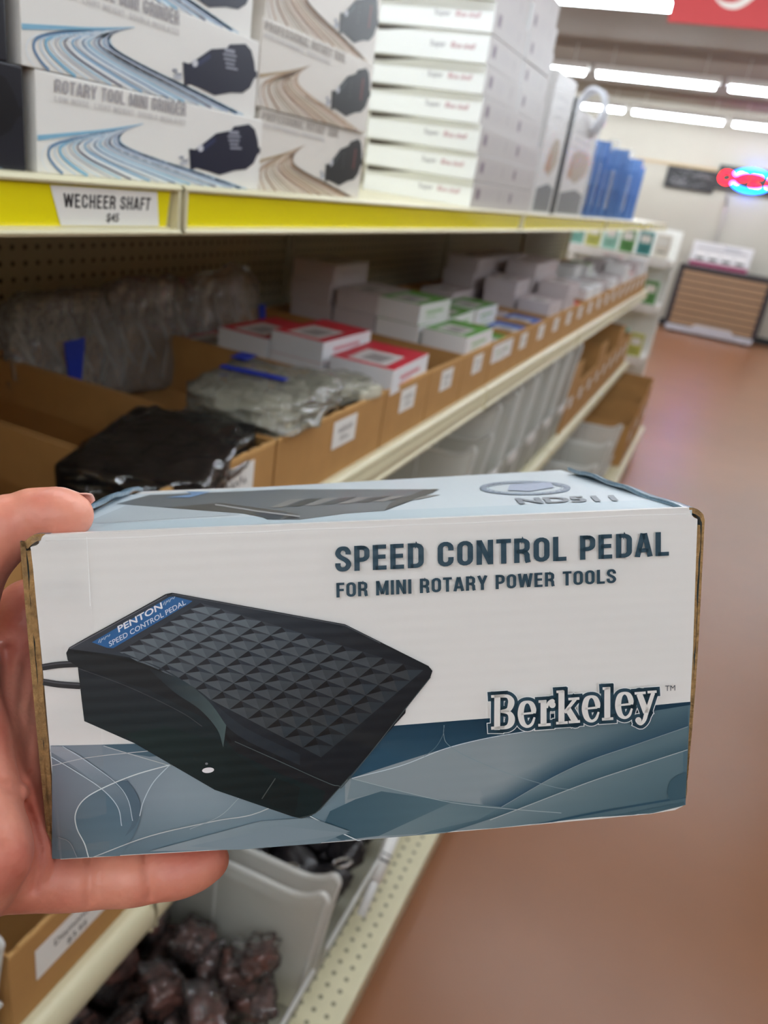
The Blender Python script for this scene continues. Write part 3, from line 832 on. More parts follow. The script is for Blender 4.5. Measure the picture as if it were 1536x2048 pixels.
for i, (y, L, h, lean) in enumerate([(.95, .24, .20, .12), (1.16, .26, .21, .10), (1.40, .26, .21, .14)]):
    t = thing('clear_bag', ['left clear bag with blue tape leaning on the perforated back panel', 'middle clear bag leaning on the perforated back panel', 'right clear bag with upright blue tape leaning on the perforated back panel'][i], 'bag',
              (-.93, y, Z_MID + .006), rot=(0, -lean, 0), group='clear bags leaning on the back panel')
    w = crumple(.045, L, h, 90 + i, .10, 14, 3.5); w.v = [(x, y_, z + h / 2) for x, y_, z in w.v]
    w.build('clear_wrap', bag_m, t)
    inn = MB()
    for k in range(4):
        inn.tube([(.006, -L * .38 + k * L * .22, .02 + .02 * (k % 2)), (.008, -L * .30 + k * L * .22, h * .42), (.004, -L * .40 + k * L * .22, h * .78)], .0035, 6)
        inn.tube([(.006, -L * .42 + k * L * .22, h * .66), (.008, -L * .24 + k * L * .22, h * .30)], .003, 6)
    inn.build('plastic_strips', clear_mat('pale_strip', (214, 206, 190), .45, .3), t)
    if i != 1:
        tp = MB(); yy = -L * .02 if i == 0 else L * .42
        if i == 0: tp.prism([(yy - .02, .12), (yy + .025, .122), (yy + .005, .045), (yy - .018, .02)], .024, .0255, lambda u, v, w: (w, u, v))
        else: tp.box((.024, yy - .012, .03), (.0255, yy + .012, .13))
        tp.build('blue_tape', tape_m, t)

# ------------------------------------------------------------------ translucent open-front bins
poly_m = clear_mat('milky_polypropylene', (236, 236, 230), .62, .25, transl=.6)
rim_m = clear_mat('milky_rim', (240, 240, 236), .85, .22, transl=.35)
def open_bin(y0, y1, xb, xf, z0, h, lip=.42, lab=True):
    t = thing('plastic_bin', '', 'bin', (xf, y0, z0)); L = y1 - y0; D = xf - xb; th = .003
    top = [(-D, h * .80), (-D * .45, h * .86), (-D * .22, h * .885), (-D * .10, h * .90), (-D * .045, h * .945), (-.006, h)]
    prof = [(-D, 0), (-.022, 0), (-.004, h * .86), (0, h * .97)] + list(reversed(top))
    m = MB()
    for s_ in (0, L - th): m.prism(prof, s_, s_ + th, lambda u, v, w: (u, w, v))
    m.box((-D, th, 0), (-.022, L - th, th)); m.box((-D, th, th), (-D + th, L - th, h * .8))
    m.prism([(-.024, 0), (-.020, 0), (.002, h * lip), (-.002, h * lip)], th, L - th, lambda u, v, w: (u, w, v))
    m.build('bin_body', poly_m, t)
    r = MB()
    for s_ in (th * .5, L - th * .5):
        pts = [(u, s_, v) for u, v in smooth([(p[0], p[1]) for p in top] + [(.004, h * .97), (.001, h * .88), (-.010, h * .5), (-.021, .004)], 3)]
        r.tube(pts, .0048, 8)
        r.tube([(-D * .35, s_, .004), (-D * .35, s_, h * .86)], .0028, 6)
    r.tube([(.001, .004, h * lip), (.001, L - .004, h * lip)], .004, 8)
    r.build('rim', rim_m, t)
    if lab:
        lm = MB(); lm.box((.0005, L * .25, h * lip - .035), (.0032, L * .75, h * lip - .004), col=(236, 234, 230)); lm.build('label_holder', paper_m, t)
    return t
def lumps(n, x0, x1, y0, y1, z0, z1, size, m, seed, label, group, name, cat, bagged=True):
    rnd = random.Random(seed); protos = []
    nx = max(1, int((x1 - x0) / size)); ny = max(1, int((y1 - y0) / size)); lay = 0; cells = []
    while len(cells) < n:
        g_ = [(i + (.25 if lay % 2 else -.25) * (nx > 2), j, lay) for i in range(nx) for j in range(ny)]
        rnd.shuffle(g_); cells += g_; lay += 1
    for i, (ci, cj, cl) in enumerate(cells[:n]):
        if len(protos) < 5:
            s_ = size * .80 * rnd.uniform(.92, 1.08)
            o = crumple(s_ * rnd.uniform(.95, 1.15), s_ * rnd.uniform(.95, 1.15), s_ * rnd.uniform(.62, .8), seed * 13 + i, .20, 7, 2.6).build(name, m)
            if bagged:                                                               # twisted bag corner
                k = crumple(s_ * 1.16, s_ * 1.14, s_ * .84, seed * 17 + i, .30, 9, 2.3)
                k.v = [(x + (.25 * s_ if z > .3 * s_ else 0), y, z * 1.1 + .03 * s_) for x, y, z in k.v]
                k.build('clear_bag', film_mat('small_bag', (226, 214, 210), .05, .30, .10, .5, 30), o)
            protos.append(o)
        else: o = copy_tree(protos[i % 5])
        sx_, sy_ = (x1 - x0) / nx, (y1 - y0) / ny
        o.location = (x0 + sx_ * min(max(ci + .5 + rnd.uniform(-.08, .08), .45), nx - .45), y0 + sy_ * min(max(cj + .5 + rnd.uniform(-.08, .08), .45), ny - .45), z0 + size * (.32 + .58 * cl))
        o.rotation_euler = (rnd.uniform(-.6, .6), rnd.uniform(-.6, .6), rnd.uniform(0, 6.28))
        tag(o, label, cat, group)
brownbag_m = mat('brown_bagged', (104, 70, 62), .30, var=.35, vscale=60, bump=.6, bscale=60, coat=.5)
whitebag_m = mat('white_bagged', (206, 202, 200), .35, var=.12, bump=.5, bscale=50)
darkbag_m = mat('black_parts', (38, 35, 38), .32, var=.3, bump=.5, bscale=60, coat=.3)

BX = -.292
base_bins = [(-.0, .40)] + [(.425 + .42 * k, .808 + .42 * k) for k in range(9)]
for i, (y0, y1) in enumerate(base_bins):
    o = open_bin(y0, y1, -.86, BX, Z_BASE + .001, .295 if i > 0 else .27, lab=(i > 2))
    o['label'] = ['translucent plastic bin below the hand, cut by the lower picture edge', 'translucent plastic bin of brown bagged pieces under the held box', 'translucent plastic bin of black parts with a white tag'][i] if i < 3 else f'milky translucent open-front bin on the bottom deck, {ORD[i]} from the camera'
    o['group'] = 'translucent bins on the bottom deck'
lumps(50, -.70, BX - .035, .43, .80, Z_BASE + .004, Z_BASE + .085, .075, brownbag_m, 3, 'brown piece in a crumpled clear bag, heaped in the lowest near bin', 'brown bagged pieces in a translucent bin', 'bagged_piece', 'bagged item')
lumps(36, -.70, BX - .03, .852, 1.222, Z_BASE + .004, Z_BASE + .155, .092, darkbag_m, 5, 'black part heaped in the translucent bin with the white tag', 'black parts in a translucent bin', 'black_part', 'part', bagged=False)
for k in range(5):
    m = MB(); rr = .012 + .004 * (k % 3)
    m.tube([(rr * math.cos(q), 0, rr * math.sin(q)) for q in np.linspace(0, 6.28, 19)[:-1]], .0022, 6, closed=True)
    o = m.build('metal_ring', mat('bright_steel', (206, 204, 200), .25, metal=.9), loc=(-.60 + .07 * k, .88 + .03 * (k * 2 % 3), Z_BASE + .235 - .004 * k))
    o.rotation_euler = (.5 * k, .3, .9 * k); tag(o, 'small bright metal ring lying on the black parts', 'ring', 'metal rings on the black parts')
for i in range(3, 10):
    y0, y1 = base_bins[i]
    lumps(9, -.64, BX - .035, y0 + .006, y1 - .006, Z_BASE + .004, Z_BASE + .10, .112, whitebag_m if i % 3 else brownbag_m, 20 + i, f'pale bagged item in the {ORD[i]} translucent bin on the bottom deck' if i % 3 else f'brown bagged item in the {ORD[i]} translucent bin on the bottom deck', f'bagged items in the {ORD[i]} bottom bin', 'bagged_item', 'bagged item', bagged=False)
# leaning white tag on the front of the bin of black parts
t = thing('bin_tag', 'slim clear holder with white paper tag leaning on the bin of black parts', 'tag', (-.283, .99, .255))
m = MB(); m.tube([(0, 0, -.03), (0, .036, 0), (0, .055, .016)], .0095, 10); m.build('clear_holder', clear_mat('holder_plastic', (244, 244, 244), .75, .10), t)
m = MB(); m.tube([(0, .050, .012), (0, .125, .074)], .0125, 12, col=(238, 236, 232))
m.tube([(0.001, .078, .0353), (0.001, .082, .0386)], .0127, 12, col=(96, 92, 92)); m.tube([(0.001, .088, .0436), (0.001, .090, .0452)], .0127, 12, col=(96, 92, 92))
m.build('paper_roll', paper_m, t)

LX = -.479
o = open_bin(.10, .378, -.90, LX, Z_LOW + .001, .165, lab=False)
tag(o, 'translucent bin at the left picture edge beside the cardboard bin on the lower shelf', group='translucent bins on the lower shelf')
low = [(.388, .604), (.610, .822), (.828, 1.04), (1.046, 1.255), (1.261, 1.47)]
for i, (y0, y1) in enumerate(low):
    w = [('Diamond Tri', .026, .30, .54), ('$3.95', .045, .30, .14)] if i == 0 else None
    o = card_bin(y0, y1, Z_LOW + .001, .122, LX, .5, (.034, .150, .044, .092) if i == 0 else (.06, .14, .04, .08), w, seed=60 + i)
    tag(o, 'open cardboard bin with a white price label below the little finger' if i == 0 else f'open cardboard bin hidden behind the held box, {ORD[i]} on the lower shelf', group='cardboard bins on the lower shelf')
lowclear = [(1.90, 2.06, .30), (2.07, 2.26, .385), (2.29, 2.48, .40), (2.52, 2.74, .41), (2.78, 2.98, .41), (3.02, 3.25, .41)]
for i, (y0, y1, h) in enumerate(lowclear):
    o = open_bin(y0, y1, -.92, LX + .002 * i, Z_LOW + .001, h)
    tag(o, f'tall milky translucent bin on the lower shelf, {"shortest of the row" if i == 0 else ORD[i] + " along the row"}', group='translucent bins on the lower shelf')
for i in range(9):
    y0 = 3.30 + .235 * i
    o = card_bin(y0, y0 + .228, Z_LOW + .001, .20 + .10 * (i % 3 == 0), LX, .48, (.07, .15, .10, .15), None, 80 + i)
    tag(o, f'brown cardboard bin beyond the translucent bins, {ORD[i].replace("nearest", "first")} of that row', group='far cardboard bins on the lower shelf')
for i in range(3):
    y0 = 4.40 + .35 * i
    o = card_bin(y0, y0 + .34, Z_BASE + .001, .24 + .05 * i, -.262, .5, (.1, .2, .12, .18), None, 95 + i)
    tag(o, f'brown cardboard box at the far end of the bottom deck, {ORD[i].replace("nearest", "first")}', group='cardboard boxes at the far end of the bottom deck')
    lumps(6, -.6, -.275, y0 + .01, y0 + .33, Z_BASE + .01, Z_BASE + .22 + .04 * i, .12, whitebag_m, 130 + i, f'white bagged item in the {ORD[i].replace("nearest", "first")} far cardboard box', f'white items in far box {ORD[i]}', 'bagged_item', 'bagged item', bagged=False)

# ------------------------------------------------------------------ far end of the store
rack_m = mat('white_rack', (232, 230, 224), .4)
t = thing('display_rack', 'white display rack with coloured packages beyond the shelving end', 'rack', (-.77, 6.2, 0))
m = MB(); m.box((-.40, .22, .0), (.36, .25, 1.42), bev=.004); m.build('back_panel', rack_m, t)
for s_ in (-.39, .35):
    m = MB(); m.box((s_, .18, 0), (s_ + .02, .22, 1.42)); m.build('post', rack_m, t)
for z in (.10, .52, .90, 1.22):
    m = MB(); m.box((-.40, -.20, z - .03), (.36, .22, z), bev=.004); m.box((-.40, -.212, z - .045), (.36, -.20, z + .015)); m.build('rack_shelf', rack_m, t)
pk_m = print_mat('package_print', .35)
pc = [(150, 200, 182), (96, 150, 86), (70, 140, 138), (220, 214, 200), (206, 148, 60), (206, 206, 110), (120, 176, 160), (190, 190, 96)]
n_ = 0
for zi, z in enumerate((.10, .52, .90, 1.22)):
    for k in range(6):
        c = pc[(k + zi * 2) % 8] if z > 1.0 or k > 2 else pc[(k * 3 + zi + 5) % 8]
        h = .20 - .03 * (k % 2) if z < 1.2 else .17
        m = MB(); m.box((-.05, -.04, 0), (.05, .04, h), col=c, bev=.004)
        a = Art(lambda u, v, z_: (u, -.0405 - z_, v), 1e-4); a.mb = m
        a.poly([(-.035, h * .55), (.035, h * .55), (.035, h * .85), (-.035, h * .85)], (232, 230, 222)); a.stroke([(-.03, h * .3), (.03, h * .3)], .012, tuple(int(v * .6) for v in c))
        o = m.build('package', pk_m, loc=(-1.10 + .122 * k, 6.06, z + .001))
        tag(o, f'coloured package on the white rack, {["bottom", "second", "third", "top"][zi]} shelf, {ORD[k].replace("nearest", "first")} from the left', 'package', 'packages on the white display rack'); n_ += 1

# drawer cabinet at the end of the aisle
CY_ = 12.25
t = thing('drawer_cabinet', 'wide dark cabinet with tan drawer fronts at the end of the aisle', 'cabinet', (-.055, CY_, 0))
dark_m = mat('dark_frame', (48, 40, 42), .4); tan_m = mat('tan_front', (166, 132, 100), .45, var=.05)
m = MB(); m.box((-.62, .02, .10), (.62, .5, .90), bev=.006); m.box((-.64, -.01, .06), (-.57, .02, .93)); m.box((.57, -.01, .06), (.64, .02, .93)); m.box((-.64, -.02, .89), (.64, .5, .94), bev=.005); m.build('frame', dark_m, t)
for k in range(8):
    m = MB(); z = .125 + .0955 * k; m.box((-.565, -.012, z), (.565, .02, z + .074), bev=.004); d = m.build('drawer', tan_m, t)
m = MB(); m.box((-.60, -.05, .03), (.60, .02, .105), bev=.01); m.prism([(-.26, .105), (-.20, .16), (.28, .16), (.34, .105)], -.06, -.02, lambda u, v, w: (u, w, v)); m.build('bumper', mat('grey_steel', (196, 196, 204), .35, metal=.2), t)
for s_ in (-.55, .45):
    m = MB(); m.box((s_, 0, 0), (s_ + .1, .4, .05)); m.build('foot', dark_m, t)
t = thing('counter_sign', 'white sign with four black marks and crimson base on the drawer cabinet', 'sign', (-.20, CY_ + .08, .941))
m = MB(); m.box((-.40, 0, 0), (.40, .03, .33), col=(232, 232, 234), bev=.004)
a = Art(lambda u, v, z: (u, -.0004 - z, v), 2e-4); a.mb = m
a.poly([(-.395, .005), (.395, .005), (.395, .065), (-.395, .065)], (150, 30, 84))
for k in range(4):
    x = -.27 + .18 * k
    a.poly([(x - .055, .09), (x + .055, .09), (x + .055, .125), (x - .055, .125)], (46, 44, 44)); a.poly([(x - .075, .13), (x + .07, .13), (x + .07, .19), (x - .075, .19)], (248, 248, 248), same=True)
a.stroke([(-.33, .245), (.33, .245)], .012, (150, 152, 160)); a.stroke([(.02, .28), (.24, .28)], .02, (170, 172, 180))
m.build('sign_board', print_m, t)
m = MB(); m.tube([(-.335, WALL_Y - .03, 1.0), (-.34, WALL_Y - .03, 1.75)], .021, 8); m.box((-.365, WALL_Y - .045, 1.30), (-.305, WALL_Y - .005, 1.37), bev=.005); m.tube([(-.34, WALL_Y - .03, 1.75), (-.42, WALL_Y - .03, 2.20)], .014, 8)
o = m.build('conduit', mat('painted_conduit', (176, 170, 160), .5)); tag(o, 'thin grey pipe running down the back wall behind the counter sign', 'pipe')
# chalkboard and lit sign
chalk_m = mat('chalkboard', (44, 43, 44), .5, var=.3, vscale=6)
t = thing('chalkboard', 'dark chalkboard with faint white scribbles on the back wall', 'board', (0, WALL_Y, 0))
m = MB(); m.box((-1.26, -.035, 1.90), (-.575, -.005, 2.185), bev=.004); m.build('board', chalk_m, t)
sc = MB(); rnd = random.Random(4)
a = Art(lambda u, v, z: (u, -.0355 - z, v), 2e-4); a.mb = sc
for k in range(9):
    x = rnd.uniform(-1.2, -.85); v = rnd.uniform(1.95, 2.14); pts = [(x, v)]
    for q_ in range(7): pts.append((pts[-1][0] + rnd.uniform(.01, .05), v + rnd.uniform(-.035, .035)))
    a.stroke(smooth(pts, 4), .006, (150, 148, 150), same=k > 0)
sc.build('chalk_marks', print_m, t)
t = thing('neon_sign', 'lit red and blue oval neon sign on a black board', 'neon sign', (-.115, WALL_Y - .005, 2.13))
m = MB(); m.box((-.46, -.05, -.155), (.46, -.0, .155), bev=.006); m.build('backing', mat('black_acrylic', (14, 14, 16), .3), t)
nb = mat('blue_neon', (0, 100, 255), .4, var=0, emit=NEON_STRENGTH); nr = mat('red_neon', (255, 0, 22), .4, var=0, emit=NEON_STRENGTH)
m = MB()
for sg in (1, -1):
    for rr in (0, .020):
        m.tube([((.27 - rr) * math.cos(q), -.075, sg * (.142 - rr) * math.sin(q)) for q in np.linspace(.50, math.pi - .42, 17)], .011, 8)
m.build('blue_tube', nb, t)
m = MB()
def nt_(pts, closed=False): m.tube([(p[0], -.075, p[1]) for p in pts], .013, 8, closed=closed)
nt_([(-.33 + .085 * math.cos(q), .072 * math.sin(q)) for q in np.linspace(0, 6.28, 17)[:-1]], True)
nt_(smooth([(-.18, -.055), (-.18, .055), (-.10, .053), (-.06, .03), (-.10, .0), (-.18, -.003)], 4))
nt_([(.12, .055), (.0, .055), (.0, .0), (.09, .0), (.0, .0), (.0, -.055), (.12, -.055)])
nt_([(.22, -.06), (.22, .06), (.37, -.06), (.37, .06)])
m.build('red_tube', nr, t)

# red hanging banner with a white curl
t = thing('hanging_banner', 'red banner with white curved numeral hanging from the ceiling', 'banner', (-.69, 5.0, 0))
m = MB(); m.box((-.01, 0, 2.452), (1.19, .012, 2.95), col=(198, 60, 62), bev=.001)
a = Art(lambda u, v, z: (u, -.0004 - z, v), 2e-4); a.mb = m
a.stroke(smooth([(.20, 2.575, .006), (.255, 2.548, .022), (.32, 2.55, .034), (.375, 2.595, .038), (.395, 2.65, .040), (.37, 2.71, .040), (.30, 2.745, .045), (.235, 2.735, .036), (.245, 2.80, .03), (.26, 2.87, .03), (.40, 2.87, .05)], 5), .04, (236, 228, 220))
m.build('banner_cloth', print_mat('banner_print', .6), t)
for x in (.1, 1.05):
    m = MB(); m.tube([(x, .006, 2.95), (x, .006, CEIL)], .003, 6); m.build('hanging_cord', mat('white_cord', (220, 220, 220), .6), t)

# ------------------------------------------------------------------ the held carton
BW = Vector((0.850414624223891, 0.5077996287116407, 0.13760270341260827))
BH = Vector((-0.2600170958992929, 0.1782932733768597, 0.9490008527439068))
BD = Vector((-0.4573686442534472, 0.8428232589035997, -0.2836597917868769))
BO = Vector((-0.1592, 0.1541, 1.2549))                                   # lower near corner of the front
BM = Matrix(((BW.x, BD.x, BH.x), (BW.y, BD.y, BH.y), (BW.z, BD.z, BH.z)))
BMI = BM.transposed()
def on_front(px, py):
    d = BMI @ Vector(wdir(px, py)); c = BMI @ (Vector(CAM) - BO)
    t = -c.y / d.y
    return c.x + d.x * t, c.z + d.z * t
FTL, FTR, FBR, FBL = [on_front(*p) for p in ((66, 1076), (1395, 1020), (1369, 1618), (119, 1719))]
TZ0 = FTL[1]; TSL = (FTR[1] - FTL[1]) / (FTR[0] - FTL[0])
def on_top(px, py):
    d = BMI @ Vector(wdir(px, py)); c = BMI @ (Vector(CAM) - BO)
    # plane z = TZ0 + TSL * (x - FTL.x)
    t = (TZ0 + TSL * (c.x - FTL[0]) - c.z) / (d.z - TSL * d.x)
    return c.x + d.x * t, c.y + d.y * t
ztop = lambda x: TZ0 + TSL * (x - FTL[0])
BTL, BTR = on_top(246, 990), on_top(1122, 940)
DEP = (BTL[1] + BTR[1]) / 2
carton = thing('pedal_carton', 'glossy white and teal carton with a black foot pedal picture, held in the hand', 'box', BO)
carton.rotation_euler = BM.to_euler()

front_m = print_mat('coated_front', 0.30, bump=.05, period=.0046, axis='Z', coat=.25)
top_m = print_mat('coated_top', 0.38, bump=.02, period=.006, axis='X', coat=.15)
edge_m = mat('corrugated_edge', (150, 116, 72), 0.85, var=.35, vscale=350, bump=.3, bscale=700)
flap_m = mat('printed_flap', (108, 136, 154), 0.28, var=.10, vscale=60, bump=.15, bscale=90, coat=.5)

# body behind the front panel
m = MB()
x0, x1 = FBL[0] + .0006, FBR[0] - .0006
lo = [(FBL[0] + .001, FBL[1] + .0006), (FBR[0] - .001, FBR[1] + .0006), (FTR[0] - .001, FTR[1] - .001), (FTL[0] + .001, FTL[1] - .001)]
hi = [(BTL[0] + .004, FBL[1] + .002), (BTR[0] + .001, FBR[1] + .002), (BTR[0] + .001, ztop(BTR[0]) - .001), (BTL[0] + .004, ztop(BTL[0]) - .001)]
vs = [(u, .0026, v) for u, v in lo] + [(u, DEP - .001, v) for u, v in hi]
m.mesh(vs, [(0, 1, 2, 3), (4, 7, 6, 5), (0, 4, 5, 1), (1, 5, 6, 2), (3, 2, 6, 7), (0, 3, 7, 4)])
m.build('carton_body', mat('plain_carton', (206, 204, 200), .5), carton)

# --- front panel with its print
m = MB()
outline_px = [(90, 1069), (400, 1056), (800, 1040), (1200, 1023), (1378, 1015)] + smooth([(1378, 1015), (1380, 1024), (1387, 1034), (1395, 1038)], 3)[1:] + [(1391, 1150), (1386, 1300), (1378, 1450), (1371, 1600), (1366, 1612), (1350, 1620), (1300, 1628), (1000, 1656), (700, 1682), (480, 1698), (300, 1708), (121, 1719)] + [(112, 1640), (98, 1480), (84, 1320), (72, 1200), (66, 1135), (61, 1094)] + smooth([(61, 1094), (72, 1091), (80, 1084), (84, 1074), (90, 1069)], 3)[1:-1]
OUT = [on_front(*p) for p in outline_px]
m.prism(OUT, 0, .0024, lambda u, v, w: (u, w, v), col=(226, 221, 216))
BOT = curve_fn([(121, 1718.5), (300, 1707.5), (480, 1697.5), (700, 1681.5), (1000, 1655.5), (1300, 1627.5), (1350, 1619.5), (1366, 1611.5)])
def sheet(px, py, z):
    if py > 1600: py = min(py, BOT(min(max(px, 121), 1366)) - .8)                 # the print ends at the lower fold
    q = on_front(px, py); return (q[0], -z - 2e-5, q[1])
a = Art(sheet, 2.5e-5); a.mb = m
def mix(c0, c1, t):
    t = min(1, max(0, t)); return tuple(c0[i] + (c1[i] - c0[i]) * t for i in range(3))
bt = [(101, 1491), (270, 1487), (500, 1473), (780, 1452), (970, 1437), (1180, 1422), (1382, 1403)]
bb = [(121, 1718), (300, 1707), (480, 1697), (700, 1681), (1000, 1655), (1300, 1627), (1366, 1611)]
def left_edge(y): return 100 + (y - 1480) * .088
def base_col(x, y):
    c = mix((104, 122, 142), (128, 150, 166), (x - 100) / 260)
    c = mix(c, (92, 120, 138), (x - 420) / 380)
    c = mix(c, (70, 104, 124), (x - 700) / 420)
    return mix(c, (84, 112, 130), (y - 1600) / 120)
a.between(bt, bb, base_col, 104, 1371, n=70, m=8)
edge_poly = [(101, 1491), (106, 1491), (124, 1717), (120, 1718)]
a.poly(edge_poly, (104, 124, 142))
a.poly([(1370, 1404.5), (1381, 1403.5), (1378, 1450), (1371, 1600), (1367, 1610), (1368, 1610)], (74, 104, 122))
# right hand sweeps
z5 = lambda p: (660 + p[0] / 1.753, 960 + p[1] / 1.753)
Z5 = lambda *ps: [z5(p) for p in ps]
s1 = Z5((-60, 1090), (75, 1045), (400, 942), (545, 905), (720, 875), (830, 855), (1050, 822), (1262, 788))
a.between(bt, s1, lambda x, y: mix((20, 54, 74), (40, 74, 94), (y - 1440) / 70), 640, 1380, n=60, m=3)
s2 = Z5((-60, 1300), (200, 1265), (420, 1210), (600, 1145), (760, 1052), (900, 985), (1060, 930), (1256, 862))
def c1(x, y):
    c = mix((128, 146, 158), (72, 102, 118), (x - 1010) / 280)
    S2 = S2f(x)
    return mix(c, (46, 78, 98), 1 - min(1, abs(S2 - y) / 42)) if x > 960 else c
S2f = curve_fn(s2)
a.between(s1, s2, c1, 690, 1376, n=70, m=8)
s3 = Z5((-60, 1330), (200, 1290), (430, 1230), (660, 1152), (900, 1060), (1080, 1000), (1254, 943))
S3f = curve_fn(s3)
a.between(s2, s3, lambda x, y: mix(mix((110, 134, 147), (84, 112, 126), (x - 980) / 320), (58, 90, 107), 1 - min(1, abs(S3f(x) - y) / 30)), 770, 1375, n=60, m=5)
a.between(s3, bb, lambda x, y: mix(mix((118, 138, 150), (88, 116, 130), (x - 900) / 420), (70, 100, 115), (y - S3f(x)) / 90), 780, 1366, n=60, m=4)
# light overlap and dark sail to its left
a.poly(smooth(Z5((75, 1045), (250, 1090), (430, 1130), (600, 1145)), 5) + smooth(Z5((600, 1145), (430, 1125), (300, 1108), (180, 1092)), 4)[1:] + Z5((60, 1120)), lambda x, y: mix((112, 134, 148), (96, 122, 136), (x - 700) / 300))
a.poly(Z5((0, 1160), (90, 1118), (180, 1090)) + smooth(Z5((180, 1090), (300, 1108), (430, 1127)), 4)[1:] + smooth(Z5((430, 1127), (300, 1190), (170, 1247)), 4)[1:] + Z5((40, 1262), (-30, 1225)), lambda x, y: mix((54, 86, 104), (78, 108, 123), (x - 660) / 240))
a.poly(Z5((430, 1127), (600, 1145), (520, 1190), (300, 1240), (170, 1247)), lambda x, y: mix((104, 128, 141), (86, 114, 128), (x - 760) / 240))
a.stroke(smooth(Z5((75, 1045), (250, 1000), (400, 942), (545, 905), (720, 875)), 6), 1.4, (206, 216, 222))
a.stroke(smooth(Z5((75, 1045), (250, 1090), (430, 1130), (620, 1151), (810, 1166)), 6), 1.3, (150, 170, 182))
a.stroke(smooth(Z5((400, 858), (398, 890), (412, 925), (480, 968), (620, 1026), (780, 1074), (860, 1086)), 6), 1.2, (118, 142, 156))
a.stroke(smooth(Z5((398, 858), (396, 890), (370, 935), (330, 968)), 6), 1.1, (92, 120, 138))
a.stroke(smooth(Z5((600, 1145), (760, 1052), (900, 985), (1060, 930), (1254, 863)), 6), 1.1, (132, 154, 166))
a.stroke(smooth(Z5((560, 1190), (660, 1152), (900, 1060), (1080, 1000), (1252, 944)), 6), 1.5, (164, 182, 192))
a.stroke(smooth(Z5((500, 1247), (700, 1212), (900, 1170), (1080, 1138), (1245, 1110)), 5), 4.0, (44, 76, 93))
a.stroke(smooth(Z5((640, 1240), (900, 1196), (1100, 1160), (1240, 1130)), 5), 6.0, (58, 90, 106))
a.poly(smooth(Z5((1180, 1095), (1188, 1060), (1212, 1035), (1248, 1022)), 4) + Z5((1243, 1110), (1190, 1122)), (54, 86, 103))
# left hand leaf and rings
a.poly(smooth([(204, 1575), (170, 1595), (152, 1625), (155, 1655), (170, 1685), (178, 1712)], 5) + [(240, 1712)] + smooth([(240, 1712), (262, 1680), (280, 1640), (278, 1600), (262, 1576), (230, 1562)], 5)[1:], lambda x, y: mix((72, 104, 126), (92, 120, 138), (y - 1560) / 160))
a.poly(smooth([(230, 1562), (252, 1586), (264, 1615), (264, 1645), (250, 1672)], 5) + smooth([(250, 1672), (272, 1650), (281, 1620), (276, 1590), (256, 1560)], 5)[1:], (76, 102, 122))
a.poly(smooth([(102, 1502), (150, 1532), (204, 1576), (236, 1610), (243, 1640)], 5) + smooth([(243, 1640), (258, 1640), (262, 1615), (240, 1575), (170, 1516), (124, 1491)], 5)[1:] + [(102, 1491)], lambda x, y: mix((138, 152, 168), (84, 112, 132), (y - 1500) / 130))
a.poly([(205, 1489), (290, 1486), (345, 1508), (300, 1512), (262, 1506)], (66, 96, 116))
for pts, w, c in [
    ([(103, 1512), (150, 1540), (204, 1576), (236, 1612), (244, 1650)], 1.6, (196, 208, 216)),
    ([(126, 1491), (170, 1518), (230, 1562), (256, 1596), (266, 1640)], 1.4, (190, 202, 212)),
    ([(104, 1530), (180, 1513), (300, 1500)], 1.3, (184, 196, 206)),
    ([(208, 1490), (260, 1506), (342, 1530)], 1.3, (180, 194, 204)),
    ([(340, 1528), (270, 1548), (205, 1575), (168, 1598), (152, 1626), (155, 1655), (170, 1685), (178, 1712)], 2.2, (214, 222, 222)),
    ([(340, 1528), (308, 1562), (288, 1600), (280, 1630)], 1.7, (196, 208, 214)),
    ([(182, 1714), (300, 1670), (430, 1640), (520, 1622), (640, 1560)], 1.8, (184, 200, 210)),
    ([(380, 1656), (440, 1630), (480, 1592)], 1.2, (150, 170, 184)),
    ([(118, 1672), (140, 1682), (155, 1712)], 1.2, (140, 156, 170)),
    ([(620, 1630), (680, 1662), (732, 1686)], 2.0, (206, 214, 216))]:
    a.stroke(smooth(pts, 6), w, c)
a.poly([(300, 1700), (520, 1640), (620, 1633), (700, 1660), (640, 1684), (480, 1697)], lambda x, y: mix((130, 150, 164), (108, 132, 148), (x - 300) / 400))
a.poly([(380, 1690), (560, 1650), (700, 1664), (480, 1696)], (118, 140, 156))

# the pedal picture
for pts in ([(86, 1333), (120, 1328), (160, 1326)], [(88, 1362), (120, 1367), (162, 1370)]):
    a.stroke(smooth(pts, 4), 13, (38, 38, 42)); a.stroke(smooth([(p[0], p[1] - 3) for p in pts], 4), 3, (74, 74, 80))
pedal = [(134, 1304), (140, 1293), (170, 1276), (332, 1187), (345, 1184), (520, 1216), (690, 1247), (762, 1283), (856, 1330), (864, 1340), (860, 1352), (811, 1413), (810, 1424), (790, 1446), (640, 1617), (622, 1629), (602, 1634), (584, 1630), (430, 1577), (380, 1545), (270, 1484), (218, 1455), (170, 1440), (165, 1400), (157, 1331), (137, 1319)]
a.poly(pedal, (19, 24, 30))
a.poly([(160, 1335), (300, 1378), (420, 1440), (470, 1500), (560, 1545), (650, 1580), (640, 1617), (602, 1634), (430, 1577), (270, 1484), (170, 1440)], lambda x, y: mix((26, 32, 40), (6, 28, 32), (y - 1370) / 150))
a.poly([(250, 1466), (330, 1450), (440, 1480), (520, 1540), (600, 1572), (590, 1626), (430, 1573), (330, 1516)], lambda x, y: mix((8, 34, 36), (4, 20, 24), (x - 250) / 340))
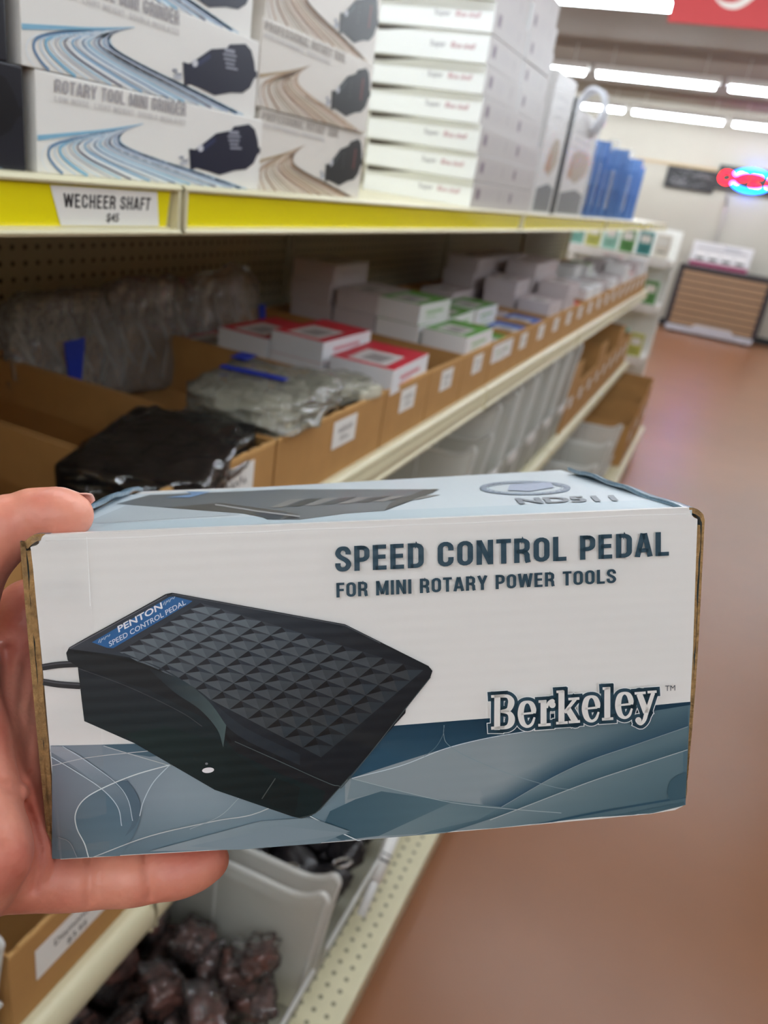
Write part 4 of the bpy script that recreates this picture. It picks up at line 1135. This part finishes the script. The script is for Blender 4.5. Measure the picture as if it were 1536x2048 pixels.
a.poly([(141, 1296), (334, 1190), (345, 1187), (690, 1250), (760, 1286), (858, 1336), (856, 1348), (690, 1552), (676, 1564), (560, 1512), (470, 1455), (420, 1400), (360, 1350), (300, 1320), (220, 1306)], lambda x, y: mix((50, 58, 70), (20, 25, 32), (.8 * (x - 200) + .7 * (y - 1200)) / 520))
g00, g10, g01, g11 = np.array((240, 1302.)), np.array((402, 1204.)), np.array((642, 1512.)), np.array((846, 1338.))
gp = lambda i, j: g00 * (1 - i) * (1 - j) + g10 * i * (1 - j) + g01 * (1 - i) * j + g11 * i * j
N1, N2 = 8, 11
a.up()
for i in range(N1):
    for j in range(N2):
        p = [gp(i / N1, j / N2), gp((i + 1) / N1, j / N2), gp((i + 1) / N1, (j + 1) / N2), gp(i / N1, (j + 1) / N2)]
        ap = sum(p) / 4 + np.array((-1, -5)); f = j / N2
        sh = 1.12 - .55 * f - .10 * (1 - i / N1)
        for (q0, q1), c in (((0, 1), (36, 40, 52)), ((1, 2), (50, 58, 70)), ((2, 3), (72, 86, 98)), ((3, 0), (84, 98, 110))):
            cc = tuple(max(0, v * sh) for v in c)
            if (q0, q1) == (0, 1): cc = tuple(v * .72 for v in cc)
            a.mb.face([a.to3(*q, a.k * a.step) for q in (p[q0], p[q1], ap)], cc)
a.poly(smooth([(232, 1306), (300, 1324), (360, 1354), (412, 1398), (452, 1448), (500, 1482), (600, 1528)], 5) + smooth([(600, 1506), (500, 1458), (452, 1424), (400, 1380), (330, 1340), (250, 1304)], 5), lambda x, y: mix((44, 52, 62), (30, 38, 46), (x - 240) / 360))
a.stroke(smooth([(150, 1302), (225, 1312), (290, 1328), (350, 1358), (402, 1402), (440, 1452), (462, 1482)], 5), 5, (12, 15, 20))
a.poly(smooth([(300, 1337), (350, 1382), (400, 1416), (435, 1456), (447, 1492)], 5) + smooth([(453, 1448), (418, 1400), (366, 1358), (302, 1334)], 5), lambda x, y: mix((26, 33, 40), (66, 88, 94), (x - 310) / 140))
a.stroke(smooth([(158, 1334), (260, 1372), (360, 1420), (405, 1450)], 6), 1.4, (62, 66, 74))
a.stroke(smooth([(470, 1480), (560, 1520), (640, 1556), (676, 1568), (700, 1552), (860, 1352)], 5), 1.6, (70, 84, 90))
a.stroke(smooth([(600, 1632), (622, 1626), (640, 1614), (700, 1548)], 5), 1.6, (60, 74, 78))
a.stroke([(141, 1295), (335, 1189)], 2, (92, 98, 110)); a.stroke([(345, 1186), (690, 1249), (760, 1284)], 1.6, (74, 82, 94))
a.poly([(417 + 12 * math.cos(q), 1537 + 5.5 * math.sin(q) - .08 * 12 * math.cos(q)) for q in np.linspace(0, 6.28, 17)[:-1]], (228, 222, 224))
a.poly([(414 + 3 * math.cos(q), 1524 + 2.4 * math.sin(q)) for q in np.linspace(0, 6.28, 9)[:-1]], (130, 130, 136))
a.stroke([(524, 1594), (551, 1553)], 2, (70, 82, 84))
a.poly([(186, 1282), (340, 1192), (350, 1191), (386, 1200), (378, 1206), (228, 1294), (216, 1293)], (34, 92, 146))
def skew(x0, y0, dx, dy, ex, ey): return lambda u, v: (x0 + u * dx + v * ex, y0 + u * dy + v * ey)
a.text('PENTON', skew(238, 1263, 22.5, -12.4, -4, -17), (226, 226, 232), bold=.02)
a.text('SPEED CONTROL PEDAL', skew(221, 1291, 13.8, -7.7, -3.5, -13.5), (206, 212, 226), bold=.01)
for cx_, cy_ in ((211, 1278), (340, 1203)):
    for k in range(6): a.stroke([(cx_ - 12 + 4 * k, cy_ + 5 - 3 * k + 3 * (k % 2)), (cx_ - 9 + 4 * k, cy_ - 2 - 2 * k)], 1.8, (150, 176, 206), same=k > 0)

# lettering
INK = (38, 66, 81)
cond_text(a, 'SPEED CONTROL PEDAL', [(669.5, 1092), (1334, 1062), (1334, 1109.5), (670, 1142)], INK, stem=.168)
cond_text(a, 'FOR MINI ROTARY POWER TOOLS', [(671.5, 1164), (1229, 1136), (1229, 1164), (672, 1193)], INK, stem=.165)
zc = lambda p: (940 + p[0] / 3.2, 1340 + p[1] / 3.2) + tuple(v / 3.2 for v in p[2:])
def slab_word(grow, col):
    a.up()
    def R(x0, y0, x1, y1, sk=-.067):
        w = abs(x1 - x0); pts = [zc((x0, (y0 + y1) / 2)), zc((x1, (y0 + y1) / 2 + sk * w))]
        a.stroke(pts, (y1 - y0) / 3.2, col, same=True, grow=grow)
    def V(x, y0, y1, w, dx=0):
        a.stroke([zc((x, y0)), zc((x + dx, y1))], w / 3.2, col, same=True, grow=grow)
    def K(pts, n=5):
        a.stroke([zc(p) for p in smooth(pts, n)], 1, col, same=True, grow=grow)
        if grow:
            for p in (pts[0], pts[-1]): disc(p[0], p[1], p[2] / 2)
    def disc(x, y, r):
        c = zc((x, y)); rr = r / 3.2 + grow
        a.poly([(c[0] + rr * math.cos(q), c[1] + rr * math.sin(q)) for q in np.linspace(0, 6.283, 17)[:-1]], col, same=True)
    # B
    V(168, 150, 372, 38, -2); R(128, 151, 215, 168); R(128, 352, 215, 371)
    K([(190, 158, 16), (232, 158, 22), (254, 182, 38), (254, 212, 40), (236, 245, 28), (190, 254, 16)]); K([(190, 254, 16), (238, 262, 26), (258, 292, 40), (254, 328, 40), (232, 352, 26), (190, 360, 18)])
    # e
    def e(dx, dy):
        K([(316 + dx, 272 + dy, 12), (396 + dx, 263 + dy, 14)], 2)
        K([(398 + dx, 266 + dy, 28), (398 + dx, 240 + dy, 34), (384 + dx, 206 + dy, 30), (357 + dx, 194 + dy, 17), (330 + dx, 210 + dy, 32), (318 + dx, 250 + dy, 38), (318 + dx, 290 + dy, 38), (332 + dx, 332 + dy, 32), (360 + dx, 350 + dy, 18), (388 + dx, 334 + dy, 18), (405 + dx, 292 + dy, 12)])
    e(0, 0); e(408, -34); e(620, -56)
    # r
    V(462, 184, 342, 38); R(430, 184, 480, 200); R(428, 334, 508, 351)
    K([(482, 232, 14), (494, 200, 18), (518, 184, 18), (530, 194, 14)]); disc(518, 212, 21)
    # k
    V(576, 122, 332, 38); R(544, 122, 590, 138); R(542, 321, 616, 338)
    K([(596, 262, 20), (664, 176, 22)], 2); R(620, 168, 690, 184); K([(612, 232, 38), (664, 318, 40)], 2); R(622, 314, 694, 331)
    # l
    V(868, 100, 308, 38); R(838, 101, 885, 118); R(834, 296, 906, 313)
    # y
    R(1042, 132, 1112, 148); R(1124, 124, 1182, 140); K([(1072, 144, 38), (1116, 262, 40)], 2); K([(1160, 136, 24), (1118, 262, 26), (1104, 308, 24), (1082, 334, 18), (1058, 326, 14)], 4); disc(1066, 311, 20)
slab_word(8.2, (232, 232, 230)); slab_word(6.8, INK); slab_word(0, (226, 221, 216))
a.text('TM', skew(1326, 1379, 15.5, -.9, 0, -15.5), (60, 74, 88))
fo = [(FTL[0] + .0040 + (FTR[0] - FTL[0] - .0075) * q, .0013, ztop(FTL[0] + .0040 + (FTR[0] - FTL[0] - .0075) * q) - .0012 + .00012 * math.sin(q * 37)) for q in np.linspace(0, 1, 30)]
m.tube(fo, .0014, 8, col=(230, 226, 222))
# clear tape over the left end
a.stroke([(176, 1072), (180, 1140), (183, 1210)], 1.2, (240, 238, 236))
def grey_teal(c):
    if c is None: return c
    if isinstance(c[0], (list, tuple)): return [grey_teal(q) for q in c]
    return (c[0] * 1.05 + 2, c[1], c[2] * .95) if (c[2] > c[0] + 10 and c[0] > 46 and c[0] < 190 and c[2] - c[0] < 70) else c
m.c = [grey_teal(c) for c in m.c]
m.build('front_panel', front_m, carton, fix=False)
tp = MB(); rws = 24
for q in range(rws):
    y0_, y1_ = 1074 + q * 26, 1074 + (q + 1) * 26
    def te(y): return (63 + (y - 1076) * .0855, y)
    def tr_(y): return (176 + (y - 1076) * .07, y)
    A, B_, C_, D_ = te(y0_), tr_(y0_), tr_(y1_), te(y1_)
    tp.face([(on_front(*p)[0], -.00055 - .00015 * math.sin(q * 1.3 + k), on_front(*p)[1]) for k, p in enumerate((A, B_, C_, D_))])
tp.build('clear_tape', film_mat('clear_tape', (236, 234, 230), .05, .06, .10, .35, 60), carton)

# --- lid
m = MB()
TOPQ = [(FTL[0] + .004, .0003), (FTR[0] - .002, .0003), (BTR[0], BTR[1]), (BTL[0], BTL[1])]
m.prism(TOPQ, -.0024, 0, lambda u, v, w: (u, v, ztop(u) + w), col=(196, 204, 208))
a = Art(lambda px, py, z: (on_top(px, py)[0], on_top(px, py)[1], ztop(on_top(px, py)[0]) + z + 2e-5), 3e-5); a.mb = m
a.poly([(100, 1066), (1380, 1012), (1290, 1000), (700, 1024), (140, 1050)], (182, 196, 202))
a.poly([(170, 1046), (250, 1012), (470, 1008), (480, 1030), (200, 1047)], (176, 184, 188))
a.poly([(232, 1008), (300, 990), (480, 983), (560, 979), (880, 979), (866, 986), (770, 1022), (690, 1028), (600, 1040), (545, 1040), (490, 1028), (330, 1016)], (104, 108, 110))
a.poly([(330, 1016), (440, 1006), (560, 1022), (600, 1030), (545, 1040), (490, 1028)], (84, 82, 78))
a.poly([(505, 1026), (575, 1026), (560, 1039), (535, 1040)], (58, 66, 74)); a.poly([(582, 1032), (600, 1037), (566, 1039)], (40, 44, 48))
a.stroke([(430, 1010), (520, 1024), (600, 1034)], 3, (150, 150, 150))
for k in range(9):
    x = 540 + 34 * k; a.poly([(x, 1016 - k * 2), (x + 40, 1000 - k), (x + 70, 998 - k), (x + 24, 1016 - k * 2)], (70, 72, 72) if k % 2 else (128, 126, 122), same=k > 0)
a.poly([(780, 1008), (850, 980), (876, 979), (862, 987), (770, 1021)], (72, 70, 68))
a.poly([(330, 996), (384, 990), (372, 984), (420, 985), (380, 996)], (120, 150, 186))
rp = lambda r: [(1050 + 90 * r * math.cos(q), 977 + 13 * r * math.sin(q)) for q in np.linspace(0, 6.283, 41)[:-1]]
a.stroke(rp(1.0), 2.2, (120, 136, 154), closed=True); a.stroke(rp(.82), 1.4, (150, 164, 178), closed=True)
for k, q in enumerate(np.linspace(0, 6.283, 29)[:-1]): a.stroke([(1050 + 78 * math.cos(q), 977 + 11.4 * math.sin(q)), (1050 + 88 * math.cos(q), 977 + 12.8 * math.sin(q))], 2.4, (136, 148, 166), same=k > 0)
a.poly([(1015, 982), (1020, 970), (1100, 966), (1108, 976), (1060, 984)], (160, 170, 190))
a.text('ND511', skew(1036, 1009, 70, -2.2, -14, -15), (122, 130, 138), bold=.035)
m.build('lid', top_m, carton, fix=False)

# --- folded ends: two layers of board with cut edges, rolled over at the top
def roll(side):
    """outline of the outer flap in x and height, from the bottom up and over the lid"""
    if side < 0:
        zt = TZ0; L0 = lambda z: FBL[0] + (FTL[0] - FBL[0]) * (z - FBL[1]) / (zt - FBL[1])
        outer = [(L0(FBL[1]) - .0040, FBL[1] + .001), (L0(.06) - .0046, .06), (L0(zt - .006) - .0048, zt - .006), (FTL[0] - .0042, zt - .0028), (FTL[0] - .0022, zt - .0004), (FTL[0] + .0010, zt + .0012), (FTL[0] + .0055, zt + .0010)]
        inner = [(L0(FBL[1]) - .0020, FBL[1] + .001), (L0(.06) - .0028, .06), (L0(zt - .006) - .0030, zt - .006), (FTL[0] - .0024, zt - .0040), (FTL[0] - .0006, zt - .0022), (FTL[0] + .0016, zt - .0012), (FTL[0] + .0052, zt - .0010)]
    else:
        zt = FTR[1]; L0 = lambda z: FBR[0] + (FTR[0] - FBR[0]) * (z - FBR[1]) / (zt - FBR[1])
        outer = [(L0(FBR[1]) + .0008, FBR[1] + .002), (L0(.05) + .0030, .05), (L0(zt - .012) + .0036, zt - .012), (FTR[0] + .0034, zt - .0035), (FTR[0] + .0018, zt - .0008), (FTR[0] - .0012, zt + .0008), (FTR[0] - .0050, zt + .0008)]
        inner = [(L0(FBR[1]) + .0000, FBR[1] + .002), (L0(.05) + .0020, .05), (L0(zt - .012) + .0026, zt - .012), (FTR[0] + .0022, zt - .0045), (FTR[0] + .0008, zt - .0024), (FTR[0] - .0016, zt - .0012), (FTR[0] - .0048, zt - .0012)]
    return outer, inner
for side in (-1, 1):
    outer, inner = roll(side)
    back = BTL if side < 0 else BTR; fx = FTL if side < 0 else FTR
    sx = (back[0] - fx[0]) / DEP; sy = (ztop(back[0]) - ztop(fx[0])) / DEP
    nn = 14; mo = MB(); me_ = MB()
    O3 = smooth([p + (0,) for p in outer], 3); I3 = smooth([p + (0,) for p in inner], 3)
    rise = (lambda t: .0036 * min(1, t * 1.4) + .0006 * math.sin(t * 19)) if side > 0 else (lambda t: .0040 * max(0, math.sin(t * 3.0)) + .0010 * math.sin(t * 23) * t)
    def at3(p, t, k, n):
        up = max(0, (k - n * .55) / (n * .45))                                # the rolled part lifts towards the back
        return (p[0] + sx * t * DEP, .0012 + t * (DEP - .002), p[1] + sy * t * DEP + rise(t) * up)
    n = len(O3); V = []; F = []
    for q in range(nn + 1):
        t = q / nn
        V += [at3(p, t, k, n) for k, p in enumerate(O3)] + [at3(p, t, k, n) for k, p in enumerate(I3)]
    for q in range(nn):
        b0_, b1_ = q * 2 * n, (q + 1) * 2 * n
        for k in range(n - 1):
            F.append((b0_ + k, b0_ + k + 1, b1_ + k + 1, b1_ + k)); F.append((b0_ + n + k, b1_ + n + k, b1_ + n + k + 1, b0_ + n + k + 1))
        F.append((b0_ + n - 1, b0_ + 2 * n - 1, b1_ + 2 * n - 1, b1_ + n - 1)); F.append((b0_, b1_, b1_ + n, b0_ + n))
    mo.mesh(V, F, None, True)
    e0 = nn * 2 * n
    mo.mesh([V[e0 + k] for k in range(2 * n)], [(k, k + 1, n + k + 1, n + k) for k in range(n - 1)])
    fl = mo.build('end_flap', flap_m, carton); fl['label'] = 'blue grey folded end flap'
    # cut edge of the outer layer
    E = [at3(p, 0, k, n) for k, p in enumerate(O3)] + [at3(p, 0, k, n) for k, p in enumerate(I3)]
    E = [(p[0], p[1] - .0002, p[2]) for p in E]
    E2 = [(p[0], p[1] + .0014, p[2]) for p in E]
    ce = MB(); ce.mesh(E + E2, [(k, k + 1, n + k + 1, n + k) for k in range(n - 1)] + [(2 * n + k, 3 * n + k, 3 * n + k + 1, 2 * n + k + 1) for k in range(n - 1)])
    # second layer, slightly wavy
    zlo = (FBL if side < 0 else FBR)[1] + .002; zhi = (FTL if side < 0 else FTR)[1] - (.0045 if side < 0 else .006)
    Lx = (lambda z: FBL[0] + (FTL[0] - FBL[0]) * (z - FBL[1]) / (TZ0 - FBL[1])) if side < 0 else (lambda z: FBR[0] + (FTR[0] - FBR[0]) * (z - FBR[1]) / (FTR[1] - FBR[1]))
    pa, pb = [], []
    for q in range(25):
        z = zlo + (zhi - zlo) * q / 24; w = .00025 * math.sin(q * .9) + .0002 * math.sin(q * 2.3)
        if side < 0: pa.append((Lx(z) - .0026 + w - .0002, z)); pb.append((Lx(z) - .0010 + w * .5, z))
        else: pa.append((Lx(z) + .0002, z)); pb.append((Lx(z) + .0020 + w - (.0012 if q < 6 else 0) * (6 - q) / 6, z))
    ce.prism(pa + pb[::-1], .0010, .012, lambda u, v, w: (u, w, v))
    ce.build('cut_edge', edge_m, carton)['label'] = 'brown corrugated cut edge'
    dk_ = MB()                                                                   # brown block standing for the shade in the slot beside the front panel
    if side < 0: dk_.prism([(Lx(zlo) - .0036, zlo), (Lx(zlo) + .002, zlo), (FTL[0] + .004, zhi + .003), (Lx(zhi) - .0036, zhi + .002)], .0042, .010, lambda u, v, w: (u, w, v))
    else: dk_.prism([(Lx(zlo) - .002, zlo), (Lx(zlo) + .0012, zlo), (Lx(zhi) + .0022, zhi + .003), (FTR[0] - .006, zhi + .0045)], .0042, .010, lambda u, v, w: (u, w, v))
    dk_.build('slot_shade', mat('slot_brown', (120, 90, 56), .85), carton)

# ------------------------------------------------------------------ the hand
def loc(x, y, z): return np.array(BO + BM @ Vector((x, y, z)))
def pd(px, py, d): return np.array(depth_pt(px, py, d))
CAPS = []     # (a, b, ra, rb)
def limb(*nodes):
    for (a_, ra), (b_, rb) in zip(nodes, nodes[1:]): CAPS.append((a_, b_, ra, rb))
mm = .001
# thumb lying on the lid, tip to the right
limb((pd(147, 1030, .2755), 5.6 * mm), (pd(120, 1029, .2755), 6.5 * mm), (pd(64, 1035, .275), 7.6 * mm), (pd(-8, 1064, .273), 10.0 * mm), (pd(-62, 1110, .272), 11.8 * mm), (pd(-98, 1205, .272), 12.8 * mm), (pd(-102, 1330, .272), 14.5 * mm), (pd(-82, 1480, .268), 15 * mm), (pd(-54, 1600, .262), 14.2 * mm), (pd(-18, 1705, .260), 12.6 * mm))
limb((pd(-22, 1700, .260), 13.8 * mm), (pd(-75, 1760, .262), 15 * mm), (pd(-190, 1830, .268), 24 * mm))
# palm pressed on the end of the carton
limb((pd(30, 1332, .298), 9.8 * mm), (pd(14, 1450, .290), 11 * mm), (pd(24, 1580, .287), 11.5 * mm), (pd(44, 1690, .287), 12 * mm), (pd(54, 1742, .288), 11.5 * mm))
limb((pd(-30, 1400, .291), 14 * mm), (pd(-24, 1560, .286), 15 * mm), (pd(0, 1700, .283), 14 * mm))
limb((pd(-30, 1400, .300), 15 * mm), (pd(-120, 1560, .285), 22 * mm), (pd(-190, 1830, .268), 24 * mm), (pd(-330, 1960, .264), 26 * mm), (pd(-640, 2240, .256), 29 * mm), (pd(-1000, 2560, .246), 36 * mm))
# little finger under the carton
limb((pd(54, 1742, .288), 11.4 * mm), (pd(112, 1752, .293), 9.2 * mm), (pd(180, 1752, .2955), 8.4 * mm), (pd(235, 1749, .2965), 8.2 * mm), (pd(288, 1746, .298), 7.6 * mm), (pd(345, 1738, .2995), 7.4 * mm), (pd(400, 1726, .301), 6.6 * mm), (pd(424, 1719, .3015), 5.6 * mm))
# the other fingers reach round behind the carton
for z0, z1, r in ((.082, .088, 8.6), (.060, .060, 9.0), (.038, .034, 8.6)):
    limb((loc(-.018, .045, z0), 10.5 * mm), (loc(-.0145 + .028 * .45, .085, (z0 + z1) / 2), r * mm), (loc(.012, .130, z1), r * mm), (loc(.028, DEP + r * mm + .0015, z1), r * .95 * mm), (loc(.052, DEP + r * mm * .9 + .0012, z1), r * .9 * mm), (loc(.072, DEP + r * mm * .8 + .0012, z1), r * .78 * mm))
limb((loc(-.018, .045, .082), 10.5 * mm), (loc(-.019, .045, .038), 11 * mm), (pd(28, 1580, .296), 12 * mm))
limb((loc(-.018, .045, .082), 10.5 * mm), (pd(30, 1332, .302), 10 * mm))
# small pads: thumb tip and finger bulges
for p, r in ((pd(114, 1038, .2745), 5.6), (pd(262, 1754, .2945), 6.6), (pd(150, 1758, .292), 7.4), (pd(360, 1742, .2985), 6.3)):
    CAPS.append((p, p + np.array((0, 0, 1e-5)), r * mm, r * mm))

def field(P, k=3.2 * mm):
    acc = np.zeros(P.shape[0], np.float32)
    for a_, b_, ra, rb in CAPS:
        ab = b_ - a_; t = np.clip(((P - a_) @ ab) / (ab @ ab + 1e-12), 0, 1)
        d = np.linalg.norm(P - a_ - t[:, None] * ab, axis=1) - (ra + (rb - ra) * t)
        acc += np.exp(-np.clip(d, -.03, .08) / k)
    return -k * np.log(acc + 1e-12)
FOLDS = [  # (points seen on the skin, nearest depth limit, width mm, depth mm)
    ([(184, 1708), (180, 1750), (176, 1802)], .300, 1.7, 1.5), ([(204, 1712), (200, 1790)], .300, 1.3, .5), ([(291, 1704), (293, 1745), (298, 1792)], .302, 1.6, 1.4), ([(302, 1712), (308, 1785)], .302, 1.2, .45),
    ([(-10, 1566), (36, 1586), (60, 1636), (75, 1700), (72, 1745), (66, 1776)], .292, 2.3, 2.2), ([(8, 1700), (34, 1760)], .276, 2.4, .8),
    ([(118, 1690), (112, 1730), (96, 1766)], .296, 1.6, 1.2), ([(14, 1300), (10, 1380), (22, 1470), (40, 1560)], .310, 2.4, 1.8), ([(52, 1330), (40, 1430), (58, 1540)], .312, 2.0, 1.2), ([(66, 1400), (60, 1500)], .312, 1.6, .8),
    ([(92, 998), (96, 1062)], .274, 1.4, .35), ([(24, 990), (34, 1080)], .274, 2.0, .6), ([(44, 1000), (48, 1070)], .274, 1.2, .35)]
def creases(P):
    """folds of skin: shallow grooves pressed into the surface that faces the viewer of the palm"""
    v = (P - CAM) @ RW; z = np.maximum(v[:, 2], .05)
    X = CX + FPX * v[:, 0] / z; Y = CY - FPX * v[:, 1] / z
    g = np.zeros(P.shape[0])
    for pts, zmax, w, dep in FOLDS:
        best = np.full(P.shape[0], 1e9)
        for (xa, ya), (xb, yb) in zip(pts, pts[1:]):
            dx, dy = xb - xa, yb - ya
            t = np.clip(((X - xa) * dx + (Y - ya) * dy) / (dx * dx + dy * dy), 0, 1)
            best = np.minimum(best, np.hypot(X - xa - t * dx, Y - ya - t * dy))
        d = best * z / FPX
        g += dep * mm * np.exp(-(d / (w * mm)) ** 2) / (1 + np.exp(np.clip((z - zmax) / .0025, -30, 30)))
    return g
def surface_nets(lo, hi, h):
    n = np.ceil((hi - lo) / h).astype(int) + 1
    ax = [lo[i] + h * np.arange(n[i]) for i in range(3)]
    # a coarse pass tells where the skin runs; only there the fine grid is worked out
    q_ = 4; nc = n // q_ + 2
    C = np.stack(np.meshgrid(*[lo[i] + h * q_ * np.arange(nc[i]) for i in range(3)], indexing='ij'), -1).reshape(-1, 3)
    GC = field(C).reshape(nc).astype(np.float32)
    ix = [np.minimum((np.arange(n[i]) + q_ // 2) // q_, nc[i] - 1) for i in range(3)]
    G = GC[np.ix_(*ix)]
    I = np.argwhere(np.abs(G) < .0095)
    for c0_ in range(0, len(I), 400000):
        J = I[c0_:c0_ + 400000]; P = lo + J * h
        G[J[:, 0], J[:, 1], J[:, 2]] = field(P) + creases(P)
    ins = G < 0
    cnt = np.zeros(n - 1, np.int32); pos = np.zeros(tuple(n - 1) + (3,), np.float64)
    corners = [(i, j, k) for i in (0, 1) for j in (0, 1) for k in (0, 1)]
    sl = lambda c: tuple(slice(c[q], n[q] - 1 + c[q]) for q in range(3))
    for a_ in corners:
        for q in range(3):
            if a_[q]: continue
            b_ = list(a_); b_[q] = 1
            ga, gb = G[sl(a_)], G[sl(b_)]
            x = (ga < 0) != (gb < 0); t = np.where(x, ga / np.where(x, ga - gb, 1), 0)
            for w in range(3):
                pos[..., w] += np.where(x, a_[w] + (t if w == q else 0), 0)
            cnt += x
    act = cnt > 0; idx = -np.ones(n - 1, np.int64); idx[act] = np.arange(act.sum())
    base = np.argwhere(act); verts = lo + (base + pos[act] / cnt[act][:, None]) * h
    faces = []
    for q in range(3):
        u, v = (q + 1) % 3, (q + 2) % 3
        a_ = [slice(None)] * 3; b_ = [slice(None)] * 3; a_[q] = slice(0, n[q] - 1); b_[q] = slice(1, n[q])
        x = ins[tuple(a_)] != ins[tuple(b_)]; s0 = ins[tuple(a_)]
        for c in np.argwhere(x):
            if c[u] == 0 or c[v] == 0 or c[u] >= n[u] - 1 or c[v] >= n[v] - 1: continue
            def at_(du, dv):
                e = c.copy(); e[u] -= du; e[v] -= dv; return idx[tuple(e)]
            f = [at_(1, 1), at_(0, 1), at_(0, 0), at_(1, 0)]
            if min(f) < 0: continue
            faces.append(f if s0[tuple(c)] else f[::-1])
    return verts, faces
allp = np.array([c[0] for c in CAPS] + [c[1] for c in CAPS]); rr = max(max(c[2], c[3]) for c in CAPS)
HV, HF = surface_nets(allp.min(0) - .031, allp.max(0) + .031, 1.2 * mm)

skin = bpy.data.materials.new('skin'); skin.use_nodes = True
nt = skin.node_tree; bs = nt.nodes['Principled BSDF']
tc = nt.nodes.new('ShaderNodeTexCoord')
n1 = nt.nodes.new('ShaderNodeTexNoise'); n1.inputs['Scale'].default_value = 34; n1.inputs['Detail'].default_value = 5
nt.links.new(tc.outputs['Object'], n1.inputs['Vector'])
cr = nt.nodes.new('ShaderNodeValToRGB')
cr.color_ramp.elements[0].position = .3; cr.color_ramp.elements[0].color = lin((190, 104, 87)) + [1]
cr.color_ramp.elements[1].position = .7; cr.color_ramp.elements[1].color = lin((223, 150, 125)) + [1]
nt.links.new(n1.outputs['Fac'], cr.inputs['Fac']); nt.links.new(cr.outputs['Color'], bs.inputs['Base Color'])
bs.inputs['Roughness'].default_value = .45
bs.inputs['Subsurface Weight'].default_value = .15; bs.inputs['Subsurface Radius'].default_value = (1.0, .35, .2); bs.inputs['Subsurface Scale'].default_value = .002
n2 = nt.nodes.new('ShaderNodeTexNoise'); n2.inputs['Scale'].default_value = 700; n2.inputs['Detail'].default_value = 3
nt.links.new(tc.outputs['Object'], n2.inputs['Vector'])
n3 = nt.nodes.new('ShaderNodeTexVoronoi'); n3.inputs['Scale'].default_value = 420
nt.links.new(tc.outputs['Object'], n3.inputs['Vector'])
bp = nt.nodes.new('ShaderNodeBump'); bp.inputs['Strength'].default_value = .12; bp.inputs['Distance'].default_value = .001
nt.links.new(n3.outputs['Distance'], bp.inputs['Height'])
nt.links.new(bp.outputs['Normal'], bs.inputs['Normal'])
hm = MB(); hm.mesh(HV.tolist(), HF, None, True)
hand = hm.build('hand', skin, fix=False)
tag(hand, 'bare left hand gripping the pedal carton, thumb on its lid, little finger under it', 'hand')
# thumbnail: a curved plate on the far upper side of the thumb
U = np.array(f_) * .55 + np.array(u_) * .84; U /= np.linalg.norm(U)
T = pd(150, 1016, .277) - pd(90, 1020, .277); T /= np.linalg.norm(T); Sd = np.cross(T, U)
c0 = pd(132, 1029, .2755); nv, nf = [], []
for i in range(15):
    s_ = i / 14; along = -.0076 + .0158 * s_; wid = 5.0 * mm * (1 - .50 * abs(2 * s_ - 1) ** 3)
    for j in range(9):
        q = (j / 8 - .5) * 2; an = q * wid / (7.6 * mm)
        dr = U * math.cos(an) + Sd * math.sin(an); o_ = c0 + T * min(along, .0046)
        rs = np.linspace(3 * mm, 14 * mm, 90); fv = field(o_ + rs[:, None] * dr)
        r0 = rs[np.argmax(fv > 0)] + (.15 + .25 * s_) * mm * (1 - q * q) + .05 * mm
        nv.append(tuple(c0 + T * along + dr * r0))
for i in range(14):
    for j in range(8): nf.append((i * 9 + j, i * 9 + j + 1, (i + 1) * 9 + j + 1, (i + 1) * 9 + j))
nm = MB(); nm.mesh(nv, nf, None, True)
nail = nm.build('thumbnail', mat('nail', (232, 176, 160), .25, coat=.4), hand)
sd = nail.modifiers.new('thickness', 'SOLIDIFY'); sd.thickness = .0006
nail['label'] = 'pale pink thumbnail'
